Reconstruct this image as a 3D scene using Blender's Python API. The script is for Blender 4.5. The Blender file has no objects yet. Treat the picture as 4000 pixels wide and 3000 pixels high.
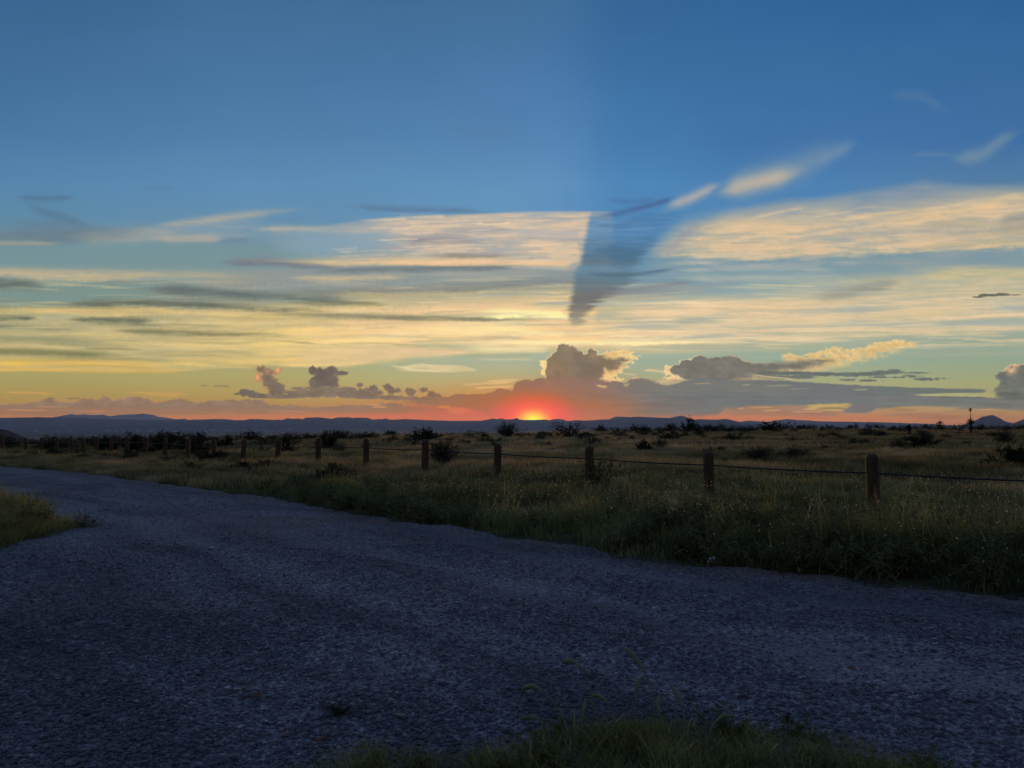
import numpy as np
F32 = np.float32
# ---------- gradient noise ----------
def _perm(seed):
    r = np.random.RandomState(seed); p = r.permutation(256); a = r.rand(256)*6.2832
    return np.concatenate([p, p]).astype(np.int32), np.cos(a).astype(F32), np.sin(a).astype(F32)
def perlin(x, y, seed=0):
    p, gc, gs = _perm(seed)
    xi = np.floor(x).astype(np.int32); yi = np.floor(y).astype(np.int32)
    fx = (x-xi).astype(F32); fy = (y-yi).astype(F32)
    xi &= 255; yi &= 255
    u = fx*fx*fx*(fx*(fx*6-15)+10); v = fy*fy*fy*(fy*(fy*6-15)+10)
    def g(ix, iy, dx, dy):
        h = p[p[ix & 255]+(iy & 255)]
        return gc[h]*dx+gs[h]*dy
    a = g(xi, yi, fx, fy); b = g(xi+1, yi, fx-1, fy); c = g(xi, yi+1, fx, fy-1); d = g(xi+1, yi+1, fx-1, fy-1)
    l = a+u*(b-a)
    return (l+v*((c+u*(d-c))-l))*1.5
def fbm(x, y, o=4, seed=0, gain=.5):
    s = 0; a = 1; t = 0
    for i in range(o):
        s = s+a*perlin(x*2**i+i*17.3, y*2**i-i*9.1, seed+i); t += a; a *= gain
    return s/t
def sst(a, b, x):
    t = np.clip((x-a)/(b-a), 0, 1); return t*t*(3-2*t)
def ip(x, pts):
    q = np.array(pts, float); return np.interp(x, q[:, 0], q[:, 1]).astype(F32)

class Sky:
    """Paints a patch of the evening sky. X, Y: tangent-plane chart of directions round the sunset."""
    def __init__(s, X, Y):
        s.X = X.astype(F32); s.Y = Y.astype(F32)
        s.C = np.zeros(X.shape+(3,), F32)
        s.n1 = fbm(s.X/260, s.Y/60, 4, 3)           # broad streaky noise
        s.n2 = fbm(s.X/70, s.Y/9, 4, 11)            # fine streaks
        s.n3 = fbm(s.X/16, s.Y/13, 4, 23, .6)       # puffs
        s.n4 = fbm(s.X/420+.3*s.n1, s.Y/200, 3, 31)
    def base(s, ys, xs, rows):
        R = np.array(rows, float)
        X, Y = s.X, s.Y
        fy = np.interp(Y, ys, np.arange(len(ys))); fx = np.interp(X, xs, np.arange(len(xs)))
        y0 = np.minimum(fy.astype(int), len(ys)-2); x0 = np.minimum(fx.astype(int), len(xs)-2)
        ty = (fy-y0)[..., None]; tx = (fx-x0)[..., None]; tx = tx*tx*(3-2*tx)
        s.C = ((R[y0, x0]*(1-tx)+R[y0, x0+1]*tx)*(1-ty)+(R[y0+1, x0]*(1-tx)+R[y0+1, x0+1]*tx)*ty).astype(F32)
    def over(s, sl, a, col):
        c = s.C[sl]; a = np.clip(a, 0, 1)[..., None]
        s.C[sl] = c*(1-a)+np.asarray(col, F32)*a
    def win(s, x0, x1, y0, y1):
        m = (s.X >= x0) & (s.X <= x1) & (s.Y >= y0) & (s.Y <= y1)
        r = np.where(m.any(1))[0]; c = np.where(m.any(0))[0]
        if len(r) == 0 or len(c) == 0: return None
        return (slice(r[0], r[-1]+1), slice(c[0], c[-1]+1))
    def stroke(s, pts, wu, wd, col, a=.7, nz=.6, warp=6, taper=(.25, .25), fine=1.):
        """pts: spine; wu/wd: softness above / below; nz: how much the streaky noise breaks it up"""
        x0, x1 = pts[0][0], pts[-1][0]; yy = [p[1] for p in pts]
        w = max(wu, wd)
        sl = s.win(x0, x1, min(yy)-w*3-warp*2, max(yy)+w*3+warp*2)
        if sl is None: return
        X, Y = s.X[sl], s.Y[sl]; n1, n2, n3 = s.n1[sl], s.n2[sl], s.n3[sl]
        # smooth spine
        xs = np.linspace(x0, x1, 64); ys = np.interp(xs, [p[0] for p in pts], yy)
        k = np.ones(9)/9; ys = np.convolve(np.pad(ys, 4, mode='edge'), k, 'valid')
        d = Y-np.interp(X, xs, ys).astype(F32)-warp*n1-warp*.35*n2-min(warp*.45, 2.6)*n3
        t = (X-x0)/(x1-x0)+.08*n1
        tp = sst(0, taper[0]+1e-3, t)*sst(0, taper[1]+1e-3, 1-t)
        wloc = (.35+.65*tp)
        d = np.where(d < 0, d/(wu*wloc), d/(wd*wloc))
        g = np.exp(-d*d)
        m = np.clip(1+nz*(n2*1.1*fine+n1*1.0+n3*.3+s.n4[sl]*.8), 0, 1.6)
        s.over(sl, a*g*tp*m, col)
    def area(s, top, bot, col, a, st, sb, x0, x1, nz=.3, warp=6, ends=(60, 60), puff=0.):
        """band between two curves, soft over st / sb"""
        sl = s.win(x0-ends[0], x1+ends[1], min(p[1] for p in top)-3*st-warp*2, max(p[1] for p in bot)+3*sb+warp*2)
        if sl is None: return
        X, Y = s.X[sl], s.Y[sl]; n1, n2, n3 = s.n1[sl], s.n2[sl], s.n3[sl]
        W = warp*n1+warp*.4*n2+puff*n3
        g = sst(-st, st, Y-ip(X, top)-W)*sst(-sb, sb, ip(X, bot)-Y+W)
        g = g*sst(x0-ends[0], x0+ends[0], X+20*n1)*sst(-x1-ends[1], -x1+ends[1], -X+20*n1)
        s.over(sl, a*g*np.clip(1+nz*(n2+n1*.7+n3*.25), 0, 1.5), col)
    def cloud(s, el, body, rim=None, rimw=5., namp=.33, soft=.10, bottom=None, lit=None, dx=.8, shade=10, sharp=1.):
        """el: ellipses (x, y, rx, ry); union roughened by billowy noise. rim: colour of the sunlit edge"""
        xs0 = min(e[0]-e[2]*1.6 for e in el); xs1 = max(e[0]+e[2]*1.6 for e in el)
        ys0 = min(e[1]-e[3]*1.6 for e in el); ys1 = max(e[1]+e[3]*1.6 for e in el)
        sl = s.win(xs0-8, xs1+8, ys0-8, ys1+8)
        if sl is None: return
        X, Y = s.X[sl], s.Y[sl]
        nb = 1-2*np.abs(perlin(X/15, Y/13, 51)); nb2 = 1-2*np.abs(perlin(X/6.5, Y/6, 52)); nb3 = 1-2*np.abs(perlin(X/2.8, Y/2.6, 53))
        N = (.55*nb+.3*nb2+.15*nb3)-.35
        f = np.full(X.shape, -9., F32); R = np.full(X.shape, 5., F32)
        for (cx, cy, rx, ry) in el:
            q = 1-np.sqrt(((X-cx)/rx)**2+((Y-cy)/ry)**2)
            r = min(rx, ry)
            qd = q*r                                  # distance-like, in chart units
            f = np.maximum(f, qd)
        f = f+N*namp*14*sharp+.8*s.n3[sl]
        sf = soft(X, Y) if callable(soft) else soft
        al = sst(-sf*10, sf*10, f)
        if bottom is not None:
            b = ip(X, bottom); al = al*sst(-1.2, 1.6, b-Y+1.2*s.n2[sl]+.8*s.n3[sl])
        def bil(ox, oy, k): return 1-2*np.abs(perlin((X+ox)/(19*k), (Y+oy)/(15*k), 54))
        lx = np.where(X < 1152, 1., -1.)*1.6; rel = (bil(0, 0, 1)-bil(lx, 2.2, 1))*1.3+(bil(0, 0, .45)-bil(lx*.6, 1.3, .45))*.8
        low = fbm(X/42, Y/30, 3, 57)
        col = np.asarray(body, F32)+(shade*(N*.35+s.n3[sl]*.35+rel*.5*(.5+np.clip(low*2+.5, 0, 1)))+16*low)[..., None]*np.array([1, .93, .84], F32)
        if lit is not None:
            for (lx, ly, lr, lc, la) in lit:
                g = np.exp(-(((X-lx)**2+(Y-ly)**2)/(lr*lr)))*la*np.clip(1+1.1*s.n3[sl], 0, 1.5)
                g = np.clip(g, 0, 1)[..., None]; col = col*(1-g)+np.asarray(lc, F32)*g
        if rim is not None:
            g = np.exp(-(np.clip(f, 0, None)/(rimw*np.clip(.8+1.1*s.n3[sl]+.5*N, .3, 1.6)))**2)
            if callable(dx): g = g*dx(X, Y)
            else: g = g*dx
            g = np.clip(g, 0, 1)[..., None]; col = col*(1-g)+np.asarray(rim, F32)*g
        s.over(sl, al, col)

def paint(X, Y):
    S = Sky(X, Y)
    ys = [-100, 0, 150, 300, 400, 480, 560, 640, 720, 780, 820, 850, 880, 900, 915, 960]
    xs = [-250, 0, 550, 1106, 1190, 1365, 1660, 2212, 2450]
    rows = [
     [(52, 94, 135), (56, 98, 140), (62, 106, 150), (60, 104, 150), (56, 102, 150), (48, 95, 145), (46, 92, 145), (42, 88, 140), (40, 84, 135)],
     [(58, 100, 142), (60, 103, 145), (64, 108, 148), (66, 110, 150), (64, 109, 152), (54, 102, 150), (52, 100, 152), (50, 98, 150), (46, 92, 145)],
     [(66, 110, 152), (66, 110, 152), (72, 116, 160), (74, 119, 165), (73, 119, 167), (62, 112, 162), (60, 110, 160), (58, 106, 156), (52, 100, 150)],
     [(74, 120, 162), (76, 122, 164), (82, 128, 170), (84, 130, 176), (84, 132, 178), (70, 122, 174), (66, 114, 168), (66, 112, 164), (60, 106, 155)],
     [(84, 130, 170), (88, 134, 172), (94, 140, 180), (96, 144, 184), (96, 144, 188), (80, 134, 184), (76, 128, 178), (86, 126, 162), (80, 118, 155)],
     [(94, 138, 165), (98, 140, 168), (102, 142, 172), (102, 148, 186), (96, 144, 188), (82, 136, 184), (84, 134, 178), (110, 140, 160), (105, 135, 150)],
     [(108, 144, 152), (112, 146, 155), (118, 148, 155), (125, 152, 165), (110, 145, 170), (96, 140, 170), (105, 145, 165), (120, 148, 158), (115, 142, 145)],
     [(126, 148, 138), (130, 152, 142), (150, 158, 145), (168, 168, 150), (155, 162, 158), (140, 158, 162), (140, 164, 168), (148, 162, 155), (140, 155, 140)],
     [(150, 154, 120), (158, 160, 124), (182, 172, 130), (212, 198, 152), (208, 196, 158), (192, 186, 160), (172, 176, 158), (156, 168, 150), (145, 158, 138)],
     [(160, 152, 104), (166, 160, 112), (170, 166, 120), (168, 180, 155), (162, 176, 156), (156, 172, 152), (148, 168, 148), (148, 164, 140), (142, 156, 125)],
     [(160, 146, 92), (168, 156, 98), (174, 162, 104), (182, 178, 130), (176, 174, 132), (170, 168, 132), (165, 168, 128), (160, 164, 122), (150, 152, 112)],
     [(160, 138, 84), (168, 146, 90), (174, 152, 94), (190, 162, 108), (184, 158, 112), (175, 160, 112), (174, 162, 114), (166, 158, 112), (156, 146, 106)],
     [(168, 130, 86), (172, 134, 86), (176, 134, 86), (200, 120, 84), (190, 118, 90), (165, 130, 104), (176, 140, 106), (172, 146, 104), (160, 136, 98)],
     [(172, 124, 88), (176, 124, 86), (184, 122, 82), (205, 104, 74), (195, 104, 78), (172, 116, 98), (186, 126, 100), (166, 126, 98), (155, 122, 94)],
     [(172, 120, 88), (178, 118, 86), (188, 116, 82), (208, 98, 70), (198, 100, 76), (176, 112, 96), (184, 118, 98), (160, 118, 98), (150, 114, 92)],
     [(172, 120, 88), (178, 118, 86), (188, 116, 82), (208, 98, 70), (198, 100, 76), (176, 112, 96), (184, 118, 98), (160, 118, 98), (150, 114, 92)]]
    S.base(ys, xs, rows)
    st, ar, cl = S.stroke, S.area, S.cloud
    # crops used to write the tables: helpers that place a spine in chart units
    L = lambda *p: [(a*.3336, 387.2+b*.3336) for a, b in p]
    M = lambda *p: [(737+a*.3336, 387.2+b*.3336) for a, b in p]
    R = lambda *p: [(1474.6+a*.3336, 387.2+b*.3336) for a, b in p]
    PE = (222, 188, 145); YE = (232, 196, 118); BY = (255, 228, 150); GR = (116, 124, 116); TE = (122, 148, 150); DG = (104, 112, 112); CR = (224, 196, 156)
    # --- soft upper wisps ---
    st(L((60, 120), (300, 125), (520, 110)), 6, 8, (82, 112, 140), .55, .3, 5)
    st(L((120, 150), (300, 220), (600, 300)), 9, 12, (88, 116, 136), .6, .4, 6)
    st(L((900, 60), (1050, 50), (1150, 60)), 6, 8, (92, 126, 160), .4, .3, 4)
    st(M((-60, 170), (450, 190), (1050, 215)), 8, 7, (92, 122, 152), .5, .8, 6)
    st(M((640, -350), (900, -300), (1150, -330)), 22, 26, (84, 122, 162), .3, .6, 10)
    st(R((-620, 300), (-300, 220), (-120, 150), (100, 110)), 5, 5, (84, 112, 155), .0, .6, 4)
    # far right blurred streaks
    def blur(pts, wu, wd, c, a): st(pts, wu, wd, c, a, .15, 3, (.3, .35), .3)
    blur([(1425, 452), (1490, 428), (1575, 388)], 12, 13, (196, 176, 164), .7)
    blur([(1520, 425), (1600, 400), (1720, 365), (1860, 300)], 34, 30, (126, 148, 166), .6)
    blur([(1530, 428), (1590, 404), (1680, 382), (1760, 360)], 21, 20, (198, 180, 158), .8)
    blur([(1750, 355), (1830, 318), (1865, 300)], 16, 16, (122, 148, 168), .45)
    blur([(1900, 205), (1990, 208), (2070, 250)], 12, 12, (92, 126, 162), .4)
    blur([(2040, 345), (2120, 335), (2160, 305), (2220, 275)], 15, 17, (124, 148, 160), .6)
    blur([(1950, 340), (2000, 332), (2080, 335)], 6, 6, (110, 138, 162), .35)
    blur([(1400, 470), (1470, 445), (1520, 430)], 8, 8, (150, 160, 172), .3)
    # dark streaks in the shadowed gap
    for p, a in (([(1275, 475), (1340, 462), (1400, 445), (1480, 418)], .6), ([(1275, 490), (1330, 488), (1400, 478)], .35), ([(1300, 430), (1370, 436), (1430, 425)], .3)):
        st(p, 7, 7, (72, 100, 142), a, .5, 3)
    # --- left: grey and peach layers ---
    ar([(-300, 500), (0, 505), (140, 505), (300, 490), (420, 510), (700, 540)], [(-300, 640), (0, 640), (400, 650), (700, 650)], (122, 146, 150), .6, 22, 30, -300, 640, .4, 10)
    st(L((-500, 330), (0, 370), (400, 360), (860, 310)), 12, 16, (108, 126, 134), .75, .6, 8, (.1, .3))
    st(L((-300, 425), (0, 412), (450, 415)), 4, 5, (168, 160, 142), .6, .4, 3)
    st(L((350, 365), (800, 358), (1250, 352)), 13, 14, (190, 175, 152), .62, .9, 7, (.35, .4))
    st(L((700, 350), (1150, 288), (1500, 240), (2050, 182)), 8, 12, (184, 172, 152), .62, .6, 5, (.35, .4))
    ar(L((700, 350), (1100, 300), (1500, 262), (1900, 260)), L((700, 400), (1500, 400), (1900, 340)), (150, 160, 166), .45, 10, 14, 270, 560, .8, 8, (60, 60))
    ar([(20, 470), (120, 478), (260, 492)], [(20, 505), (150, 520), (300, 512)], (104, 126, 142), .55, 10, 12, 20, 300, .9, 9, (50, 70))
    st(L((950, 380), (1200, 393), (1500, 385)), 10, 7, (190, 172, 152), .6, .5, 4)
    st(L((1380, 410), (1500, 395), (1650, 380)), 6, 8, (104, 128, 145), .5, .5, 5)
    st(L((1600, 320), (1900, 318), (2211, 335), (2500, 340)), 7, 9, (180, 172, 158), .75, .5, 5)
    st(L((1650, 390), (1900, 400), (2300, 395)), 14, 14, (130, 152, 165), .5, .8, 6)
    st(L((-500, 600), (0, 600), (600, 612), (1100, 628), (2300, 640)), 10, 13, (190, 174, 142), .85, .55, 6, (.05, .2))
    st(L((0, 640), (400, 650), (900, 640)), 5, 6, (196, 178, 140), .6, .5, 4)
    st(L((800, 640), (1100, 642), (1500, 650)), 4, 6, (122, 150, 158), .5, .8, 3)
    st(L((1200, 690), (1700, 670), (2400, 690)), 10, 12, (180, 168, 145), .7, .6, 5)
    ar([(-300, 612), (0, 610), (300, 612), (420, 625)], [(-300, 650), (0, 668), (300, 660), (420, 640)], (122, 146, 140), .75, 8, 12, -300, 350, .5, 8)
    st(L((-500, 690), (0, 672), (300, 680)), 9, 12, (98, 112, 108), .85, .5, 6, (.1, .4))
    st(L((880, 700), (1300, 720), (1700, 750), (2300, 790)), 10, 13, (106, 116, 112), .85, .6, 6, (.2, .1))
    st(L((-300, 820), (0, 830), (120, 830)), 7, 8, (104, 114, 104), .7, .5, 5)
    st(L((200, 820), (600, 805), (1150, 800), (1700, 840), (2300, 850)), 8, 9, (106, 112, 98), .9, .7, 7, (.25, .3))
    st(L((1200, 760), (1600, 790), (2211, 830)), 7, 8, (170, 162, 130), .5, .8, 6)
    st(L((1350, 545), (1700, 535), (2300, 590)), 10, 9, (122, 130, 138), .85, .6, 6, (.3, .1))
    # broad golden wash
    ar([(-300, 668), (0, 670), (300, 668), (700, 672), (1000, 660), (1230, 640)], [(-300, 800), (0, 802), (200, 804), (400, 803), (470, 798), (570, 792), (700, 790), (760, 791), (900, 770), (1230, 760)], (206, 184, 132), .62, 16, 3.5, -300, 1600, .55, 8, (60, 400))
    st(L((-500, 850), (0, 860), (500, 845), (900, 850), (1500, 870)), 8, 10, (226, 190, 118), .9, .5, 6, (.05, .3))
    st(L((-500, 905), (0, 900), (240, 905)), 8, 6, (104, 112, 98), .8, .9, 6, (.1, .4))
    st(L((200, 880), (420, 885), (600, 880)), 5, 7, (160, 170, 150), .6, .8, 4)
    st(L((380, 915), (700, 910), (1050, 918)), 6, 6, (110, 114, 92), .85, .8, 5)
    st(L((-200, 945), (100, 950), (300, 965), (650, 975)), 6, 7, (122, 128, 108), .7, .8, 6)
    st(L((650, 975), (1100, 990), (1500, 1005), (1980, 1018)), 6, 7, (134, 132, 98), .85, .4, 4)
    st(L((1500, 885), (1900, 875), (2300, 880)), 4, 4, (112, 112, 88), .8, .6, 4)
    st(L((1350, 895), (1800, 905), (2300, 910)), 5, 6, (132, 130, 98), .85, .5, 4)
    st(L((1150, 855), (1700, 885), (2300, 860)), 5, 6, (240, 205, 130), .6, .6, 4)
    st(L((-500, 1040), (0, 1035), (400, 1055), (800, 1075)), 9, 9, (140, 142, 108), .75, .5, 5, (.1, .4))
    st(L((-500, 1120), (0, 1118), (500, 1130), (900, 1150)), 9, 7, (134, 132, 92), .85, .5, 4, (.05, .4))
    st(L((500, 1095), (800, 1100), (950, 1108)), 2.5, 2.5, (140, 134, 92), .8, .3, 2)
    st(L((-300, 1180), (200, 1175), (700, 1165), (1100, 1180)), 4, 5, (150, 144, 96), .6, .6, 3)
    st(L((900, 1040), (1400, 1050), (1900, 1040)), 5, 5, (168, 160, 118), .6, .6, 4)
    st(L((800, 1130), (1300, 1135), (1800, 1145)), 3, 4, (164, 152, 104), .6, .6, 3)
    st(L((-500, 1200), (0, 1195), (700, 1200), (1300, 1225)), 11, 6, (230, 186, 94), .8, .5, 4, (.05, .3))
    st(L((-500, 1240), (0, 1235), (700, 1245), (1350, 1245)), 6, 4, (224, 178, 92), .7, .4, 3, (.05, .2))
    st(L((900, 1190), (1500, 1185), (2250, 1150)), 9, 8, (238, 200, 120), .65, .6, 5)
    st(L((1000, 1080), (1600, 1110), (2250, 1090)), 12, 14, (236, 202, 132), .5, .5, 5)
    for i, (x0, x1, y, a) in enumerate(((300, 900, 875, .5), (900, 1700, 950, .5), (1100, 2000, 930, .4), (200, 1000, 1010, .5), (1300, 2200, 965, .4), (-100, 600, 1085, .5), (600, 1500, 1060, .4), (1500, 2250, 1075, .35))):
        st(L((x0, y), ((x0+x1)/2, y+6*(-1)**i), (x1, y+8)), 4, 5, (240, 206, 132), a, .7, 4)
    # --- middle: bright shelf left of the shadow ---
    shelf_top = [(560, 500), (650, 492), (740, 482), (830, 470), (1000, 463), (1140, 458), (1275, 457)]
    ar(shelf_top, [(560, 540), (740, 590), (1272, 580)], (204, 184, 162), .8, 3.5, 20, 760, 1320, .7, 3, (200, 10))
    ar([(800, 480), (1275, 462)], [(800, 520), (1275, 500)], (222, 196, 162), .55, 6, 12, 830, 1320, .6, 5, (80, 10))
    ar([(640, 495), (860, 500)], [(640, 548), (870, 545)], (130, 158, 178), .65, 10, 14, 640, 850, .7, 8, (60, 50))
    st(M((350, 395), (700, 385), (950, 405)), 10, 11, (146, 142, 148), .75, .7, 6)
    st(M((400, 350), (700, 355), (900, 335)), 8, 8, (166, 164, 162), .45, .8, 5)
    st(M((1050, 340), (1350, 350), (1560, 345)), 8, 8, (178, 176, 178), .6, .6, 4, (.3, .02))
    st(M((1100, 440), (1400, 440), (1545, 450)), 16, 22, (228, 200, 158), .75, .25, 4, (.4, .02))
    st(M((420, 440), (700, 450), (1000, 470)), 10, 12, (222, 196, 160), .7, .9, 6)
    st(M((480, 500), (800, 495), (1150, 505)), 7, 7, (142, 138, 130), .85, .9, 6)
    st(M((-900, 520), (-200, 545), (300, 542), (900, 538), (1545, 550)), 10, 8, (238, 200, 140), .9, .3, 4, (.45, .02))
    # grey band beneath the shelf
    ar([(420, 590), (740, 577), (900, 574), (1250, 578)], [(420, 620), (740, 640), (1330, 636)], (142, 150, 150), .85, 4, 18, 470, 1340, .35, 6, (120, 10))
    st(M((-300, 610), (200, 585), (600, 575), (1350, 572)), 5, 8, (104, 116, 122), .8, .6, 4)
    st(M((1000, 568), (1300, 572), (1580, 580)), 3, 5, (190, 185, 172), .6, .7, 3)
    st(M((-400, 640), (0, 640), (500, 638)), 5, 5, (206, 184, 146), .75, .5, 4)
    st(M((500, 600), (900, 610), (1400, 600)), 6, 8, (168, 166, 156), .5, .8, 4)
    st(M((-400, 735), (0, 735), (500, 715)), 9, 10, (120, 126, 120), .75, .6, 5)
    st(M((300, 720), (900, 690), (1560, 680)), 11, 11, (124, 128, 126), .75, .6, 5, (.4, .02))
    st(M((500, 690), (800, 700), (1100, 690)), 5, 5, (176, 170, 156), .5, .7, 4)
    # luminous yellow above the sun
    st(M((-300, 760), (300, 745), (900, 740), (1560, 735)), 12, 14, (214, 186, 128), .7, .5, 5, (.3, .02))
    ar([(600, 660), (1000, 650), (1235, 645)], [(600, 700), (1235, 700)], (240, 206, 136), .8, 16, 6, 500, 1290, .3, 6, (240, 10))
    st(M((-400, 805), (0, 800), (360, 815)), 6, 6, (134, 130, 100), .9, .5, 4)
    st(M((800, 860), (1100, 858), (1460, 872)), 7, 6, (255, 242, 160), .95, .2, 3, (.35, .05))
    st(M((-100, 850), (500, 850), (900, 862)), 8, 6, (250, 214, 138), .75, .4, 4)
    st(M((-600, 870), (-100, 880), (500, 893), (1000, 903), (1460, 895)), 5, 7, (150, 142, 112), .92, .45, 3, (.2, .15))
    st(M((200, 905), (700, 910), (1150, 905)), 3, 4, (122, 122, 108), .8, .5, 3)
    ar([(400, 712), (737, 702), (1240, 702)], [(400, 745), (737, 760), (1000, 748), (1300, 745), (1500, 744)], (250, 214, 134), .85, 8, 12, 480, 1420, .35, 5, (260, 200))
    st(M((300, 1040), (500, 1010), (1000, 965), (1400, 990)), 14, 14, (255, 232, 150), .8, .4, 5)
    st(M((-200, 1060), (300, 1055), (500, 1020)), 12, 12, (255, 226, 138), .8, .4, 5)
    st(M((400, 920), (900, 935), (1400, 930)), 7, 8, (250, 220, 150), .6, .6, 4)
    st(M((850, 1030), (1050, 1018), (1250, 1035)), 4, 5, (206, 184, 136), .7, .5, 3)
    st(M((900, 985), (1200, 1000), (1600, 985)), 3, 3, (198, 184, 150), .6, .6, 3)
    st(M((350, 1062), (650, 1050), (950, 1050)), 3, 3, (176, 172, 140), .8, .4, 3)
    st(M((400, 1082), (700, 1085), (1000, 1090)), 6, 6, (172, 178, 152), .85, .5, 3)
    st(M((250, 1100), (500, 1110), (900, 1130)), 5, 5, (240, 206, 142), .8, .4, 3)
    st(M((600, 1062), (1100, 1058), (1700, 1072)), 4, 5, (250, 232, 165), .7, .4, 3)
    st(M((750, 1100), (1100, 1105), (1400, 1095)), 7, 7, (255, 240, 168), .8, .4, 3)
    st(M((-200, 1110), (300, 1125), (800, 1140)), 9, 9, (236, 206, 142), .75, .4, 4)
    st(M((-350, 1160), (0, 1150), (500, 1150)), 13, 13, (230, 200, 138), .8, .4, 4)
    st(M((-500, 1200), (-200, 1205), (150, 1190), (300, 1170)), 6, 4, (238, 204, 132), .8, .4, 3)
    st(M((650, 1142), (1000, 1138), (1320, 1140)), 3, 5, (162, 170, 140), .8, .4, 2)
    st(M((800, 1160), (1100, 1162), (1300, 1155)), 2, 3, (190, 188, 152), .6, .4, 2)
    st(M((850, 1172), (1100, 1168), (1290, 1172)), 1.5, 1.5, (222, 208, 160), .6, .4, 1)
    # feather cloud
    ar([(835, 795), (900, 787), (925, 788), (1000, 790), (1035, 800)], [(835, 800), (930, 803), (980, 805), (1035, 801)], (222, 204, 156), .85, 2.5, 2.5, 870, 1026, .9, 2.5, (18, 6))
    for x0, x1, y0, y1 in ((840, 900, 790, 797), (900, 940, 785, 792), (870, 960, 798, 804)):
        st([(x0, y0), ((x0+x1)/2, (y0+y1)/2), (x1, y1)], 1.6, 1.6, (232, 214, 166), .7, .4, 1.5)
    for x0, x1, y in ((985, 1110, 829), (1040, 1130, 822), (1020, 1120, 836), (1060, 1115, 826)):
        st([(x0, y+4), ((x0+x1)/2, y), (x1, y-2)], 2, 2, (240, 210, 150), .75, .6, 1.5)
    # --- right: cream veil ---
    ar([(1500, 484), (1574, 460), (1700, 432), (1775, 428), (1900, 410), (2000, 395), (2212, 412), (2400, 415)], [(1500, 500), (1640, 500), (1800, 500), (1900, 530), (2400, 520)], (152, 156, 160), .65, 12, 14, 1500, 2500, .4, 8, (60, 60))
    top = [(1380, 575), (1420, 530), (1480, 492), (1574, 470), (1700, 460), (1774, 450), (1900, 455), (2010, 440), (2080, 430), (2212, 418), (2400, 405)]
    bot = [(1380, 557), (1640, 557), (1774, 556), (1850, 551), (1900, 543), (2050, 542), (2212, 538), (2400, 538)]
    ar(top, bot, (214, 190, 154), .84, 34, 9, 1400, 2500, .55, 12, (55, 60), 4)
    st(R((60, 400), (300, 300), (600, 320), (900, 300)), 14, 16, (226, 196, 142), .6, .5, 6)
    st(R((0, 440), (300, 430), (700, 440), (1100, 440)), 9, 12, (226, 196, 146), .6, .5, 5)
    st(R((1150, 300), (1400, 280), (1650, 220), (1900, 180), (2300, 110)), 12, 12, (230, 200, 140), .65, .6, 7)
    st(R((1400, 300), (1700, 300), (2000, 330), (2350, 340)), 18, 18, (172, 164, 140), .6, .6, 8, (.3, .05))
    st(R((1980, 320), (2150, 260), (2400, 250)), 15, 17, (140, 142, 142), .8, .5, 6, (.3, .05))
    st(R((1300, 440), (1700, 420), (2350, 410)), 10, 10, (182, 172, 142), .6, .6, 5, (.3, .05))
    st(R((-60, 520), (200, 490), (700, 500)), 5, 4, (206, 190, 162), .6, .6, 3)
    # blue-grey lane and thinner veils beneath
    ar([(1380, 560), (1774, 560), (1900, 548), (2400, 545)], [(1380, 600), (1800, 592), (2400, 580)], (138, 156, 162), .6, 9, 26, 1400, 2500, .8, 10, (60, 60))
    for x0, x1, y, c in ((1420, 1600, 566, (178, 176, 168)), (1560, 1760, 572, (172, 174, 168)), (1700, 1900, 568, (176, 174, 162)), (1640, 1840, 584, (182, 180, 164)), (1850, 2100, 566, (150, 158, 158)), (1450, 1560, 583, (176, 178, 170)), (1900, 2212, 578, (176, 172, 154))):
        st([(x0, y+2), ((x0+x1)/2, y), (x1, y-3)], 5, 6, c, .6, .9, 6, (.4, .4))
    st(R((100, 570), (500, 575), (1000, 560)), 7, 7, (160, 170, 168), .6, .7, 4)
    st(R((-150, 640), (200, 645), (600, 635), (1200, 640)), 8, 8, (176, 180, 168), .6, .7, 4)
    st(R((700, 680), (1000, 668), (1250, 660)), 3, 3, (190, 186, 162), .55, .6, 2)
    ar([(1700, 610), (2000, 590), (2212, 585), (2400, 582)], [(1700, 650), (2400, 650)], (212, 192, 148), .7, 18, 22, 1700, 2500, .5, 9, (200, 60))
    st(R((1500, 620), (1800, 600), (2350, 610)), 9, 14, (216, 194, 138), .6, .5, 5, (.3, .05))
    st(R((800, 770), (950, 760), (1250, 700), (1500, 620)), 14, 16, (142, 146, 138), .6, .4, 5)
    st(R((900, 770), (1050, 750), (1200, 715)), 6, 7, (130, 130, 112), .6, .4, 4)
    ar([(1330, 655), (1474, 650), (1800, 640), (2200, 640), (2400, 640)], [(1330, 745), (1574, 742), (1640, 737), (1800, 730), (1950, 727), (2050, 722), (2212, 718), (2400, 715)], (224, 200, 156), .8, 18, 5, 1330, 2500, .55, 7, (80, 60))
    st(R((-100, 850), (300, 830), (800, 830), (1300, 800)), 9, 10, (228, 198, 140), .7, .4, 5)
    st(R((-100, 880), (300, 900), (720, 895)), 3, 4, (220, 196, 150), .7, .6, 3)
    st(R((-100, 920), (100, 915), (330, 912)), 5, 6, (166, 166, 142), .7, .6, 3)
    st(R((350, 905), (600, 912), (900, 905)), 4, 6, (176, 178, 150), .6, .6, 4)
    st(R((-250, 1000), (0, 975), (180, 945), (330, 925)), 7, 7, (240, 212, 156), .7, .6, 4)
    st(R((-200, 1045), (100, 1050), (450, 1060)), 8, 5, (246, 222, 158), .75, .4, 3)
    st(R((1100, 880), (1500, 860), (1900, 830)), 10, 12, (204, 190, 138), .6, .6, 5)
    st(R((1500, 940), (1800, 925), (2300, 900)), 5, 6, (164, 172, 142), .7, .6, 4, (.3, .05))
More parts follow.
